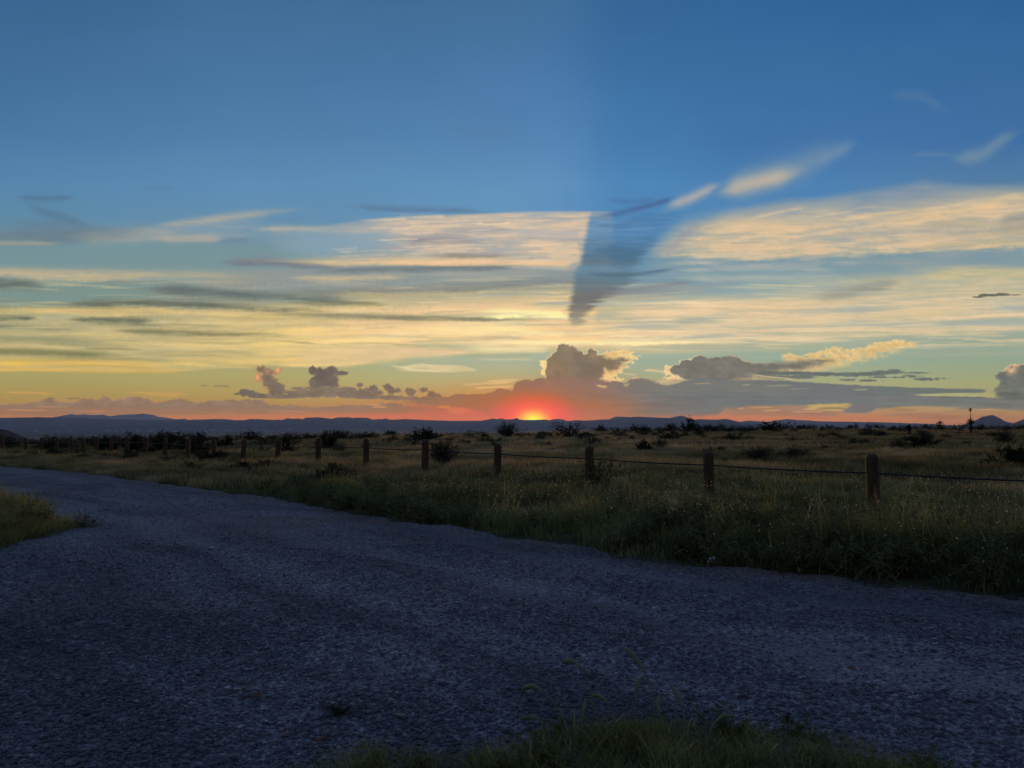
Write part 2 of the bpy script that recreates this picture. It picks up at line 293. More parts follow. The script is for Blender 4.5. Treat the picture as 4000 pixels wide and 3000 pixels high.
    st(R((200, 950), (600, 940), (1200, 960)), 7, 8, (206, 194, 150), .6, .7, 4)
    st(R((400, 990), (900, 1000), (1600, 985)), 4, 5, (168, 176, 150), .6, .7, 4)
    st(R((550, 1040), (900, 1045), (1150, 1030)), 3, 4, (216, 206, 160), .6, .6, 3)
    st(R((1450, 1030), (1600, 1015), (1800, 1005)), 3, 3, (196, 194, 152), .6, .5, 2)
    # thin bright fibres
    r = np.random.RandomState(5)
    for i in range(70):
        x = r.uniform(650, 2150); y = r.uniform(690, 752) if i % 2 else r.uniform(590, 740)
        w = r.uniform(60, 220); sl_ = r.uniform(-.05, .05)
        lit = r.rand() < .55; near = np.exp(-((x-1150)/450)**2)
        if x < 1400 and y < 690 and x > 1180: continue
        c = np.array((225, 200, 150))*(1-near)+np.array((255, 234, 165))*near if lit else np.array((160, 166, 145))*(1-.4*near)+np.array((215, 190, 140))*.4*near
        st([(x, y), (x+w/2, y+w*sl_*.5+r.uniform(-2, 2)), (x+w, y+w*sl_)], r.uniform(1, 2.6), r.uniform(1, 3), c, r.uniform(.3, .6), .7, 3)
    for i in range(70):
        x = r.uniform(-200, 700); y = r.uniform(600, 795); w = r.uniform(80, 300)
        lit = r.rand() < .5; t = (y-600)/195
        c = (np.array((200, 182, 145))*(1-t)+np.array((238, 200, 115))*t) if lit else (np.array((118, 128, 122))*(1-t)+np.array((158, 148, 98))*t)
        st([(x, y), (x+w/2, y+r.uniform(-3, 3)), (x+w, y+w*.02)], r.uniform(1, 3), r.uniform(1.2, 3.5), c, r.uniform(.25, .55), .8, 4)
    X, Y = S.X, S.Y
    f1 = fbm(X/330+.5*S.n1, Y/17+X/1500+.6*S.n4, 4, 71, .5); f2 = fbm(X/230+.3*S.n1, Y/10+X/700+.5*S.n4, 4, 77, .5)
    wl = .35+.65*sst(700, 1300, X)
    m = sst(575, 625, Y)*sst(-800, -735, -Y)*(1-.75*sst(745, 765, Y)*sst(700, 1000, X))
    k = np.clip(f1*1.5+.1, 0, .75)*m*wl
    tc = np.where((X < 900)[..., None], np.array((140, 144, 122.)), np.array((158, 168, 158.)))
    w = sst(500, 1250, X)[..., None]; tc = np.array((136, 140, 120.))*(1-w)+np.array((160, 170, 168.))*w
    k = k*(1-.6*np.exp(-((X-1150)/260)**2)*sst(690, 720, Y))
    S.C = S.C*(1-k[..., None])+tc*k[..., None]
    k = np.clip(f2*1.5, 0, .65)*m*wl
    near = np.exp(-((X-1100)/420)**2)[..., None]
    lc = np.array((238, 208, 160.))*(1-near)+np.array((255, 230, 165.))*near
    k = k*(1-.6*sst(1300, 1400, X)*sst(-655, -620, -Y))
    S.C = S.C*(1-k[..., None])+lc*k[..., None]
    m2 = sst(455, 490, Y)*sst(-575, -545, -Y)*sst(1350, 1500, X)
    k = np.clip(fbm(X/240+.4*S.n1, Y/24+X/420, 4, 83, .5)*1.3-.05, 0, .5)*m2
    S.C = S.C*(1-k[..., None])+np.array((160, 162, 160.))*k[..., None]
    m3 = sst(455, 470, Y)*sst(-560, -540, -Y)*sst(700, 850, X)*sst(-1300, -1280, -X)
    k = np.clip(fbm(X/160, Y/10-X/900, 4, 87, .5)*1.4, 0, .6)*m3
    S.C = S.C*(1-k[..., None])+np.array((158, 156, 160.))*k[..., None]
    # ripples hanging from the lower edges of the dark bands
    rp = fbm(X/7, Y/16, 3, 91, .6)*sst(590, 610, Y)*sst(-720, -700, -Y)*np.clip(.4+fbm(X/200, Y/20, 2, 93)*2, 0, 1)
    S.C = S.C+(rp*11*sst(-1050, -850, -X))[..., None]
    # --- the cloud's shadow: a dark wedge thrown up across the veil ---
    le = [(440, 1284), (470, 1272), (500, 1268), (550, 1258), (572, 1252), (590, 1243), (640, 1235), (682, 1227), (690, 1232), (710, 1238), (725, 1239)]
    ri = [(440, 1500), (470, 1462), (500, 1432), (530, 1412), (560, 1378), (580, 1370), (610, 1370), (632, 1325), (650, 1298), (672, 1275), (688, 1262), (700, 1250), (710, 1242), (725, 1233)]
    lx = np.interp(S.Y, [p[0] for p in le], [p[1] for p in le]); rx = np.interp(S.Y, [p[0] for p in ri], [p[1] for p in ri])
    yt = S.Y
    sw = np.interp(yt, [460, 520, 600, 700], [6, 8, 9, 9]); rw = np.interp(yt, [450, 580, 620, 700], [22, 16, 26, 9])
    jag = fbm(S.X/120, S.Y/5.5, 3, 101, .6)
    g = sst(-sw, sw, S.X-lx+1.5*S.n3+(4+6*sst(540, 620, S.Y))*jag)*sst(-rw, rw, rx-S.X+8*S.n1+26*jag)*sst(-25, 20, yt-462)*sst(0, 22, 716-yt+0*S.X)
    gl = g*np.clip(.93+.35*jag+.12*S.n2, .5, 1)*np.interp(yt, [440, 570, 590, 660, 700], [.9, .94, .9, .94, .6])
    wc = np.stack([np.interp(yt, [440, 500, 540, 565, 580, 600, 622, 640, 680, 700, 720], v) for v in
                   ([88, 88, 80, 84, 98, 94, 102, 104, 116, 140, 190], [136, 134, 118, 112, 130, 120, 116, 102, 112, 134, 170], [180, 176, 148, 132, 152, 138, 124, 106, 112, 124, 130])], -1)
    wc = wc+(S.n2*10+S.n1*10+jag*16)[..., None]
    S.C = S.C*(1-gl[..., None])+wc*gl[..., None]
    st([(1255, 590), (1330, 594), (1400, 590), (1470, 578)], 4, 5, (84, 108, 126), .75, .4, 3)
    st([(1275, 545), (1330, 540), (1400, 548)], 8, 9, (78, 110, 138), .6, .4, 3)
    st([(1240, 630), (1330, 632), (1420, 622), (1520, 606)], 8, 11, (124, 120, 122), .6, .4, 4)
    st([(1275, 470), (1330, 462), (1400, 445), (1440, 434)], 6, 6, (76, 106, 150), .6, .5, 3)
    st([(1275, 485), (1320, 488), (1390, 476), (1420, 466)], 4, 4, (84, 118, 160), .5, .5, 3)
    r = np.random.RandomState(15)
    for i in range(95):
        x = r.uniform(1400, 2150); w = r.uniform(50, 240); y = r.uniform(445, 552)-max(0, x-1500)*.03; k = r.rand()
        if y < np.interp(x, [1400, 1480, 1574, 1700, 1900, 2200], [545, 500, 476, 464, 460, 425]): continue
        c = (228, 200, 156) if k < .5 else ((234, 200, 140) if k < .65 else (164, 164, 162))
        sl_ = r.uniform(-.22, -.06)*(1-.6*sst(500, 550, np.float32(y)))
        st([(x, y), (x+w*.5, y+w*sl_*.5+r.uniform(-2, 2)), (x+w, y+w*sl_)], r.uniform(1.5, 5), r.uniform(1.5, 6), c, r.uniform(.2, .5), .8, 5)
    for i in range(60):
        x = r.uniform(700, 1200); w = r.uniform(40, 160); y = r.uniform(466, 566)
        c = (232, 206, 172) if r.rand() < .5 else (168, 164, 168)
        if x+w > 1262: w = 1262-x
        st([(x, y), (x+w*.5, y+r.uniform(-2, 1)), (x+w, y-w*.03)], r.uniform(1, 3.5), r.uniform(1, 4), c, r.uniform(.2, .5), .9, 4, (.3, .06))
    # dark lenses of the left deck, over the veil
    for q in (([(-60, 611), (60, 612), (110, 618)], 9, 11, (100, 112, 108), .75), ([(290, 622), (430, 628), (560, 637), (800, 655)], 8, 10, (104, 114, 112), .75), ([(80, 662), (220, 655), (390, 655), (560, 668), (760, 674)], 7, 8, (104, 110, 98), .8), ([(440, 568), (560, 566), (760, 582)], 8, 8, (118, 126, 136), .75),
              ([(700, 620), (850, 628), (1240, 618)], 9, 9, (122, 130, 130), .6), ([(600, 680), (800, 684), (1000, 688), (1200, 686)], 4, 5, (138, 132, 108), .8), ([(-40, 690), (50, 686), (90, 690)], 7, 6, (102, 110, 98), .8), ([(130, 692), (240, 690), (350, 694)], 5, 6, (110, 114, 94), .8),
              ([(220, 712), (370, 718), (500, 722), (660, 727)], 5, 6, (134, 130, 98), .75), ([(-80, 760), (100, 761), (300, 770)], 7, 6, (132, 130, 92), .8), ([(-80, 733), (130, 737), (280, 746)], 6, 7, (142, 142, 108), .65), ([(1320, 640), (1500, 625), (1640, 600)], 8, 12, (150, 152, 148), .4), ([(1745, 645), (1830, 632), (1950, 605)], 12, 12, (140, 146, 140), .55)):
        st(q[0], q[1], q[2], q[3], q[4], .9, 6)
    for q in (([(960, 742), (1150, 738), (1400, 741), (1620, 736)], 5, 4, (255, 236, 168), .8), ([(1000, 720), (1110, 718), (1225, 722)], 6, 6, (255, 232, 158), .6), ([(1020, 684), (1130, 682), (1236, 683)], 6, 5, (255, 244, 170), .85), ([(1235, 720), (1400, 727), (1560, 722)], 5, 5, (250, 222, 160), .6), ([(1290, 690), (1420, 680), (1600, 672)], 7, 7, (244, 210, 152), .6),
              ([(740, 735), (900, 716), (1080, 712)], 10, 9, (255, 230, 156), .65), ([(1500, 655), (1640, 662), (1800, 650)], 7, 8, (236, 206, 150), .5), ([(1560, 700), (1700, 690), (1860, 694)], 6, 7, (232, 206, 152), .5), ([(1850, 660), (2000, 668), (2200, 655)], 8, 9, (230, 202, 146), .5), ([(900, 770), (1000, 762), (1180, 760)], 4, 4, (236, 214, 160), .5)):
        st(q[0], q[1], q[2], q[3], q[4], .55, 5, (.35, .3) if q[0][-1][0] > 1240 else (.35, .05))
    # fine fibres through every lit sheet
    ff = fbm(X/75+.8*S.n1, Y/3.6+X/700, 4, 111, .65)*6+fbm(X/22, Y/5, 3, 113, .6)*3.5
    lum = np.clip((S.C[..., 0]-135)/60, 0, 1)*sst(440, 480, Y)*sst(-790, -750, -Y)
    S.C = S.C+(ff*lum)[..., None]*np.array((1, .95, .8))*1.3
    # second, softer ray on the right veil
    d = (S.X-(1505-(S.Y-480)*.95)); g = np.exp(-(d/16)**2)*sst(470, 495, S.Y)*sst(-565, -530, -S.Y)
    S.C = S.C*(1-.5*g[..., None])+np.array((150, 150, 158))*(.5*g[..., None])
    # brighter sky left of the shadow edge, up to the zenith
    g = np.exp(-((S.X-1275)/130)**2)*(S.X < 1277)*0+sst(1100, 1270, S.X)*sst(-1300, -1272, -S.X)*sst(-460, -430, -S.Y)
    m = np.clip((S.C[..., 0]-195)/40, 0, 1)*np.clip((175-S.C[..., 2])/40, 0, 1)*sst(-800, -770, -S.Y)*sst(550, 900, S.X)
    S.C = S.C+m[..., None]*np.array((2, -5, 15.))
    # --- cumulus ---
    GREY = (116, 108, 104)
    A = lambda *e: [(497.8+a*.2, 763.3+b*.2, c*.2, (d if d else c)*.2) for a, b, c, d in e]
    # low bank along the whole horizon (left part)
    bx = np.arange(-260, 1420, 14); rr = np.random.RandomState(9)
    topL = [(-300, 878), (0, 873), (60, 873), (90, 866), (100, 862), (120, 868), (150, 871), (175, 866), (190, 860), (205, 868), (225, 857), (245, 866), (262, 862), (290, 858), (310, 862), (325, 870), (345, 872), (375, 866), (400, 863), (410, 874), (430, 872), (460, 866), (500, 866), (505, 866), (560, 866), (575, 877), (605, 877), (650, 877), (660, 884), (700, 880), (740, 877), (800, 876), (840, 870), (880, 878), (960, 882)]
    r = np.random.RandomState(4)
    el = [(x, 884, r.uniform(14, 26), 884-np.interp(x, [p[0] for p in topL], [p[1] for p in topL])+r.uniform(-1.5, 2.5)) for x in np.arange(-280, 960, 11)]
    cl(el, (146, 120, 102), (206, 146, 102), 1.6, .26, .12, [(-300, 900), (300, 898), (500, 894), (960, 892)], None, lambda X, Y: .5*np.clip(.3+S.n4[:X.shape[0], :X.shape[1]]*2, 0, 1), 7)
    ar([(-300, 879), (960, 881)], [(-300, 900), (300, 898), (500, 894), (960, 892)], (150, 118, 98), .75, 5, 5, -300, 930, .15, 1.0, (10, 30), 3.5)
    ar([(-300, 884), (0, 884), (400, 886), (800, 886)], [(-300, 900), (960, 896)], (170, 116, 90), .35, 3, 4, -300, 900, .9, 2, (10, 30))
    for x0, x1, y in ((0, 110, 886), (60, 150, 879), (150, 240, 889), (420, 520, 891), (560, 680, 889)):
        st([(x0, y), (x1, y+1)], 1.5, 1.5, (196, 140, 100), .5, .8, 1)
    for x0, x1, y in ((100, 120, 861), (140, 172, 862), (430, 450, 834), (455, 500, 835), (165, 172, 861)):
        st([(x0, y), ((x0+x1)/2, y-.5), (x1, y+.5)], 1.6, 1.4, (126, 108, 92), .85, .5, 1)
    for x0, x1, y in ((250, 420, 850), (300, 400, 855), (0, 130, 849), (650, 740, 857)):
        st([(x0, y-2), ((x0+x1)/2, y), (x1, y+3)], 2.5, 2, (214, 160, 92), .55, .6, 1.5)
    flat = [(500, 861), (600, 862), (720, 864), (800, 863), (860, 867), (960, 872), (1500, 880)]
    smalls = A((1400, 345, 34, 24), (1480, 400, 40, 30), (1540, 395, 62, 52), (1600, 430, 50, 30), (1690, 365, 52, 40), (1740, 400, 56, 46), (1800, 405, 48, 34), (1940, 420, 62, 52), (2090, 398, 46, 26), (2170, 450, 50, 40), (2230, 470, 50, 34))
    cl(smalls, (122, 109, 94), (226, 178, 118), 2.2, .34, .1, None, None, .5)
    cl(A((60, 440, 60, 10), (150, 425, 62, 40), (210, 440, 80, 34), (300, 460, 140, 22), (420, 470, 140, 20)), (116, 104, 96), None, 2, .3, .1, flat)
    cl(A((330, 175, 46, 38), (300, 260, 46, 44), (400, 200, 56, 40), (460, 200, 60, 30), (515, 180, 30, 20), (400, 270, 66, 60), (430, 320, 90, 56), (490, 370, 92, 70), (500, 430, 96, 70), (520, 470, 120, 50), (545, 380, 46, 60)), (122, 108, 94), (228, 158, 105), 3.2, .36, .12, flat,
       [(300*.2+497.8, 815, 9, (236, 160, 108), 1.), (505*.2+497.8, 798, 9, (236, 165, 110), .9), (395*.2+497.8, 803, 7, (200, 150, 110), .5), (460*.2+497.8, 812, 6, (210, 150, 110), .5)], .35)
    cl(A((895, 190, 50, 50), (950, 200, 56, 46), (1090, 190, 60, 44), (1010, 260, 110, 90), (920, 310, 80, 62), (1110, 300, 62, 70), (1190, 215, 70, 22), (1235, 215, 26, 12), (1030, 360, 140, 80), (1000, 400, 170, 60)), (112, 101, 92), (196, 152, 112), 2.2, .34, .1, flat, None, .3)
    cl(A((650, 425, 80, 20), (720, 380, 50, 12), (780, 400, 50, 18), (830, 380, 40, 16), (720, 450, 150, 34), (900, 430, 150, 50), (1080, 420, 170, 60), (1250, 425, 150, 60), (1400, 440, 130, 52), (1520, 470, 140, 34), (1700, 480, 200, 24), (1900, 490, 240, 20), (2130, 500, 240, 24), (600, 465, 160, 24)), (128, 113, 98), (186, 152, 116), 2.4, .3, .1, flat, None, .25)
    # layers between the decks left of the sun
    ar([(820, 875), (860, 868), (960, 872), (1000, 866), (1106, 860)], [(820, 905), (1106, 905)], (178, 112, 88), .75, 2, 4, 900, 1150, .25, 2, (50, 20), 3)
    for x0, x1, y in ((935, 1000, 880), (955, 1020, 884), (960, 1015, 888), (905, 945, 874), (965, 1005, 892), (940, 990, 877), (780, 830, 874), (800, 840, 879)):
        st([(x0, y), ((x0+x1)/2, y+1), (x1, y+.5)], 1., 1.2, (240, 165, 105), .75, .5, 1)
    # central bank
    B = lambda *e: [(884.9+a*.25, 719+b*.25, c*.25, (d if d else c)*.25) for a, b, c, d in e]
    topB = [(884.9+a*.25, 719+b*.25) for a, b in ((-500, 590), (0, 585), (250, 575), (300, 560), (380, 538), (560, 526), (640, 530), (700, 520), (740, 500), (765, 482), (850, 488), (890, 505), (905, 455), (925, 425), (960, 415), (1000, 405), (1060, 420), (1100, 400), (1150, 392), (1230, 380), (1640, 400), (1700, 412), (1830, 425), (1870, 448), (1900, 412), (1960, 392), (2060, 410), (2130, 436), (2212, 465), (2400, 450))]
    bank = (118, 112, 112)
    ar([(x, y) for x, y in topB], [(760, 872), (900, 874), (1000, 880), (1040, 890), (1100, 930), (1500, 930)], (138, 116, 100), 1., 1., 4, 880, 1480, .0, .6, (40, 60), 4.5)
    cl(B((1175, 270, 40, 26), (1150, 255, 20, 12), (1180, 340, 42, 34), (1185, 300, 34, 30)), (236, 205, 140), (255, 232, 160), 3, .3, .1, None, [(1180, 803, 8, (255, 238, 140), 1.)], .8)
    cl(B((1720, 200, 90, 36), (1790, 190, 90, 30), (1850, 180, 70, 26), (1905, 215, 60, 15), (1940, 208, 26, 7), (1860, 250, 56, 26), (1830, 285, 56, 24), (1790, 320, 50, 28), (1740, 350, 56, 36), (1690, 350, 66, 46), (1700, 400, 90, 26), (1780, 410, 50, 16), (1830, 425, 40, 10)), (232, 190, 128), (253, 226, 160), 3., .42, .2, None,
       [(1345, 772, 10, (250, 220, 160), .8)], .8, 22)
    cl(B((1330, 150, 62, 54), (1385, 170, 62, 56), (1290, 210, 70, 60), (1240, 265, 66, 60), (1440, 215, 70, 60), (1230, 330, 60, 70), (1350, 260, 130, 110), (1460, 300, 130, 110), (1575, 190, 46, 56), (1560, 250, 90, 80), (1640, 250, 80, 56), (1720, 260, 90, 40), (1790, 262, 74, 28), (1835, 238, 46, 18), (1750, 300, 60, 30), (1600, 330, 80, 90), (1340, 380, 170, 110), (1480, 400, 150, 110)), (136, 119, 98), (253, 228, 172), 2.0, .36, lambda X, Y: .08+.45*sst(1286, 1305, X), None,
       [(1265, 800, 34, (114, 106, 100), .6), (1215, 765, 12, (138, 128, 112), .5), (1280, 768, 9, (160, 138, 108), .7), (1195, 785, 16, (146, 128, 102), .6), (1225, 752, 12, (150, 134, 112), .5)], lambda X, Y: np.clip(.95*sst(1250, 1190, X)+.75*sst(1245, 1262, X)*sst(795, 765, Y)*sst(1310, 1285, X)+.1, 0, 1), 12)
    TOWER_END = 0
    ar([(x, y+1) for x, y in topB], [(760, 872), (900, 874), (1000, 880), (1040, 890), (1100, 930), (1500, 930)], (136, 116, 107), .92, 5, 4, 1130, 1470, .0, .6, (60, 60), 3.5)
    ar([(884.9+a*.25, 719+b*.25-1) for a, b in ((1690, 405), (1830, 425), (1870, 448), (1900, 412), (1960, 388), (2060, 406), (2130, 430), (2212, 460))], [(1300, 850), (1500, 850)], (130, 118, 112), .9, 1, 20, 1318, 1450, 0, .6, (6, 60), 4)
    st([(1285, 832), (1300, 835), (1315, 836)], 2, 3, (250, 210, 140), .7, .5, 1.5); st([(1345, 829), (1352, 833), (1362, 828)], 2, 3, (248, 208, 145), .7, .5, 1.5)
    st([(1360, 820), (1374, 816), (1385, 819)], 2, 2, (226, 184, 140), .8, .4, 1)
    st([(1385, 800), (1410, 801), (1450, 806)], 3, 2.5, (238, 206, 150), .75, .6, 1.5); st([(1340, 806), (1350, 808), (1380, 810)], 2, 2, (226, 198, 150), .6, .6, 1)
    st([(1012, 838), (1106, 838), (1118, 835)], 1.4, 1.6, (248, 214, 150), .7, .4, 1)
    # right hand group
    D = lambda *e: [(1382.7+a*.3, 719+b*.3, c*.3, (d if d else c)*.3) for a, b, c, d in e]
    cl(D((215, 262, 45, 28), (240, 290, 50, 24), (290, 305, 50, 18), (250, 330, 60, 18), (200, 355, 60, 16), (280, 350, 60, 20)), (236, 196, 142), (250, 222, 165), 3, .36, .14, None, None, .7)
    wis = D((1075, 178, 46, 26), (1150, 190, 70, 20), (1260, 165, 60, 18), (1330, 150, 60, 16), (1400, 125, 50, 22), (1440, 150, 70, 20), (1560, 140, 90, 24), (1650, 130, 80, 26), (1740, 105, 90, 34), (1850, 82, 80, 28), (1920, 84, 54, 16), (1300, 195, 120, 26), (1480, 180, 140, 26), (1180, 235, 150, 26), (1350, 215, 150, 24), (1640, 165, 80, 20), (1060, 262, 120, 14), (1780, 130, 50, 12))
    cl(wis, (220, 186, 126), (238, 206, 144), 4, .36, lambda X, Y: .2+.5*sst(775, 800, Y+.16*(X-1700)), None, [(1700, 795, 24, (170, 150, 118), .7), (1735, 790, 20, (170, 150, 116), .6), (1660, 797, 26, (140, 128, 108), .9), (1860, 762, 12, (196, 174, 130), .5), (1900, 757, 10, (200, 180, 136), .5), (1820, 770, 10, (190, 168, 124), .5)], .5, 24)
    ar([(1640, 795), (1800, 790), (1850, 775)], [(1640, 804), (1740, 808), (1850, 792)], (214, 184, 132), .6, 6, 6, 1650, 1800, .5, 2, (30, 40))
    cl(D((270, 268, 60, 40), (340, 240, 70, 50), (430, 220, 80, 56), (540, 235, 90, 54), (640, 215, 70, 52), (690, 215, 50, 44), (760, 245, 70, 40), (860, 250, 90, 34), (980, 245, 110, 30), (1100, 240, 110, 26), (1210, 222, 90, 18), (430, 290, 180, 60), (650, 290, 250, 50), (880, 290, 160, 30), (1290, 205, 60, 10)), (122, 117, 108), (246, 222, 172), 2.2, .3, lambda X, Y: .08+.5*sst(1625, 1680, X), None,
       None, lambda X, Y: np.clip(.95*sst(1545, 1500, X)+.55*sst(1560, 1575, X)*sst(800, 780, Y)*(1-sst(1640, 1700, X)), 0, 1), 9)
    topR = [(1382.7+a*.3, 719+b*.3) for a, b in ((-300, 400), (0, 345), (60, 350), (130, 375), (170, 392), (230, 375), (310, 350), (400, 330), (500, 322), (830, 338), (1050, 345), (1250, 360), (1500, 374), (1700, 385), (1900, 392), (2212, 400), (2500, 408), (2850, 420))]
    botR = [(1382.7+a*.3, 719+b*.3) for a, b in ((-300, 640), (400, 605), (560, 590), (620, 545), (700, 560), (760, 535), (980, 525), (1200, 528), (1300, 515), (1480, 515), (1600, 580), (1640, 575), (1700, 550), (1900, 528), (2212, 512), (2500, 515), (2850, 535), (3300, 540))]
    ar(topR, botR, (112, 115, 115), 1., 1.2, 4.0, 1370, 2130, .0, .8, (60, 6), 2.4)
    ar([(1380, 822), (1500, 818), (1600, 826), (1700, 832)], [(1380, 850), (1700, 845)], (124, 122, 114), .5, 4, 10, 1380, 1700, .9, 3, (40, 60), 3)
    for x0, x1, y, c in ((1495, 1540, 829, (190, 160, 120)), (1600, 1625, 832, (180, 165, 130)), (1650, 1720, 833, (160, 150, 124)), (1840, 1880, 842, (160, 162, 124)), (1700, 1760, 840, (132, 132, 122)), (1560, 1640, 845, (130, 126, 120)), (1420, 1500, 862, (132, 122, 116)), (1340, 1420, 852, (136, 126, 116))):
        st([(x0, y+.8), ((x0+x1)/2, y), (x1, y-.8)], 1.3, 1.3, c, .7, .7, 1)
    # fragments below the bank
    ar([(1560, 880), (1700, 878), (1800, 882)], [(1560, 896), (1700, 899), (1800, 900), (1900, 902)], (150, 118, 104), .7, 3, 4, 1560, 1820, .5, 2, (40, 20), 3)
    ar([(1800, 876), (1830, 872), (1880, 874)], [(1800, 893), (1860, 893), (1900, 884)], (118, 112, 112), .95, 1.5, 2, 1826, 1880, .1, 1, (8, 16), 3)
    ar([(1740, 874), (1850, 871)], [(1740, 884), (1815, 888), (1850, 874)], (190, 162, 100), .8, 1.5, 2.5, 1750, 1830, .5, 1.5, (10, 12), 2.5)
    for x0, x1, y in ((1610, 1675, 881), (1640, 1690, 887), (1700, 1790, 890), (1730, 1770, 884), (1590, 1610, 883)):
        st([(x0, y+1), ((x0+x1)/2, y), (x1, y-.5)], 1.6, 1.6, (208, 160, 112), .8, .5, 1)
    for x0, x1, y, c in ((1760, 1840, 882, (130, 112, 100)), (1700, 1780, 893, (150, 116, 102)), (1900, 2050, 895, (150, 118, 100)), (1860, 2212, 899, (156, 116, 98)), (1960, 2100, 903, (140, 110, 98)), (2000, 2212, 889, (160, 128, 98)), (1920, 1990, 886, (150, 122, 98)), (1700, 1800, 903, (165, 116, 100))):
        st([(x0, y), ((x0+x1)/2, y-.5), (x1, y+.5)], 2, 2, c, .7, .5, 1.5)
    st([(2055, 885), (2090, 881), (2150, 883)], 3.5, 3, (128, 116, 108), .95, .1, 1, (.3, .4))
    # long bank tongue, gap and lower deck at the far right
    ar([(1900, 836), (1990, 839), (2060, 841), (2130, 843)], [(1900, 850), (1960, 850), (2060, 849), (2130, 846)], (108, 116, 112), .95, 1.2, 1.2, 1900, 2125, .0, .8, (6, 14), 1.5)
    ar([(1958, 853), (2050, 850), (2140, 849), (2212, 849)], [(1958, 855), (2050, 857), (2140, 858), (2212, 858)], (176, 172, 120), .95, 1.2, 1, 1975, 2150, .2, .6, (18, 30), 1.2)
    ar([(1900, 857), (2050, 859), (2130, 860), (2212, 861), (2400, 862)], [(1900, 875), (2000, 878), (2212, 884), (2400, 888)], (116, 118, 114), .95, 1.5, 3, 1900, 2500, .0, .8, (6, 30), 1.5)
    cl(D((900, 290, 90, 10), (1100, 292, 160, 14), (1000, 325, 120, 12), (1150, 318, 120, 14), (1300, 300, 180, 15), (1500, 302, 160, 15), (1650, 298, 120, 16), (1780, 285, 110, 15), (1840, 272, 60, 8), (1980, 290, 80, 5), (1720, 320, 60, 7), (1500, 340, 60, 7), (1640, 345, 70, 8), (1960, 312, 60, 9), (1870, 322, 60, 6), (2060, 335, 80, 11), (2150, 330, 50, 4)), (104, 110, 106), (150, 152, 122), 1.6, .14, .08, None, None, .3, 8)
    st([(1560, 822), (1640, 816), (1700, 818)], 3, 4, (190, 160, 125), .5, .6, 2)
    st([(1600, 806), (1660, 814), (1740, 821)], 1.5, 2, (206, 186, 140), .7, .5, 1)
    # cloud at the right edge
    E = lambda *e: [(1474.6+a*.3336, 387.2+b*.3336, c*.3336, (d if d else c)*.3336) for a, b, c, d in e]
    cl(E((2150, 1245, 62, 42), (2212, 1240, 70, 40), (2090, 1275, 60, 34), (2140, 1320, 90, 60), (2230, 1330, 120, 110), (2080, 1380, 60, 40), (2180, 1400, 110, 60), (2260, 1420, 140, 70), (2060, 1390, 40, 26), (2350, 1330, 180, 140)), (112, 114, 108), (228, 190, 145), 2.6, .34, .1, None,
       [(2185, 796, 12, (224, 184, 140), .9), (2150, 852, 8, (150, 150, 118), .5)], lambda X, Y: .9*sst(812, 795, Y)+.15, 12)
    ar([(2100, 866), (2400, 860)], [(2100, 880), (2212, 888), (2400, 892)], (118, 116, 110), .9, 4, 3, 2140, 2500, 0, 1, (30, 30))
    cl(E((1920, 763, 40, 5), (1960, 752, 36, 9), (2010, 752, 50, 7), (2070, 746, 40, 9), (2120, 750, 40, 3)), (104, 106, 96), None, 2, .10, .08, None, None, 0, 8)
    for x0, x1, y in ((2130, 2175, 757), (2125, 2160, 815), (1620, 1660, 803)):
        pass
    mb = sst(835, 850, S.Y)*sst(-905, -890, -S.Y)
    S.C = S.C+((S.n2*5+S.n1*5+fbm(S.X/90, S.Y/8, 3, 99)*9)*mb*sst(900, 1300, S.X))[..., None]*np.array((1, .95, .95))
    # low red light through the bank, and the sun's glow on the ridge
    X, Y = S.X, S.Y
    r2 = np.sqrt(((X-1145)/215)**2+((Y-912)/74)**2)
    g = np.exp(-r2**2)*.72; g = g*(1-.5*sst(1180, 1330, X)*sst(880, 850, Y))
    S.C = S.C*(1-g[..., None])+np.array((230, 104, 44))*g[..., None]
    g = sst(1, 0, np.abs(X-1480)/130)*sst(888, 908, Y)*.5
    S.C = S.C*(1-g[..., None])+np.array((206, 112, 90))*g[..., None]
    g = np.exp(-(((Y-905)/9)**2))*np.interp(X, [-200, 300, 800, 1080, 1300, 1700, 2212], [.15, .2, .5, .5, .3, .3, .1])
    S.C = S.C*(1-g[..., None])+np.array((206, 124, 84))*g[..., None]
    r2 = np.sqrt(((X-1153)/66)**2+((Y-908)/42)**2)
    g = sst(1.75, .5, r2)*.95
    S.C = S.C*(1-g[..., None])+np.array((250, 96, 52))*g[..., None]
    r2 = np.sqrt(((X-1152)/44)**2+((Y-912)/30)**2); g = sst(1.5, .2, r2)*.85
    S.C = S.C*(1-g[..., None])+np.array((255, 168, 40))*g[..., None]
    r2 = np.sqrt(((X-1152)/26)**2+((Y-911)/19)**2); g = sst(1.6, .1, r2)*.92
    S.C = S.C*(1-g[..., None])+np.array((255, 245, 48))*g[..., None]
    r2 = np.sqrt(((X-1150)/7)**2+((Y-908)/9)**2); g = sst(1.3, .2, r2)*.8
    S.C = S.C*(1-g[..., None])+np.array((255, 255, 150))*g[..., None]
    # faint high texture so the blue is not glassy
    S.C = S.C+(S.n4*3.0+S.n1*1.2)[..., None]
    return np.clip(S.C, 0, 255)
import bpy, math, random
from mathutils import Vector, Matrix
random.seed(7); RS = np.random.RandomState(7)
sc = bpy.context.scene; COL = sc.collection
RAD = math.radians
CAMH = 1.52; PITCH = RAD(2.947); FPX = 1661.0          # FPX: chart units per unit tangent

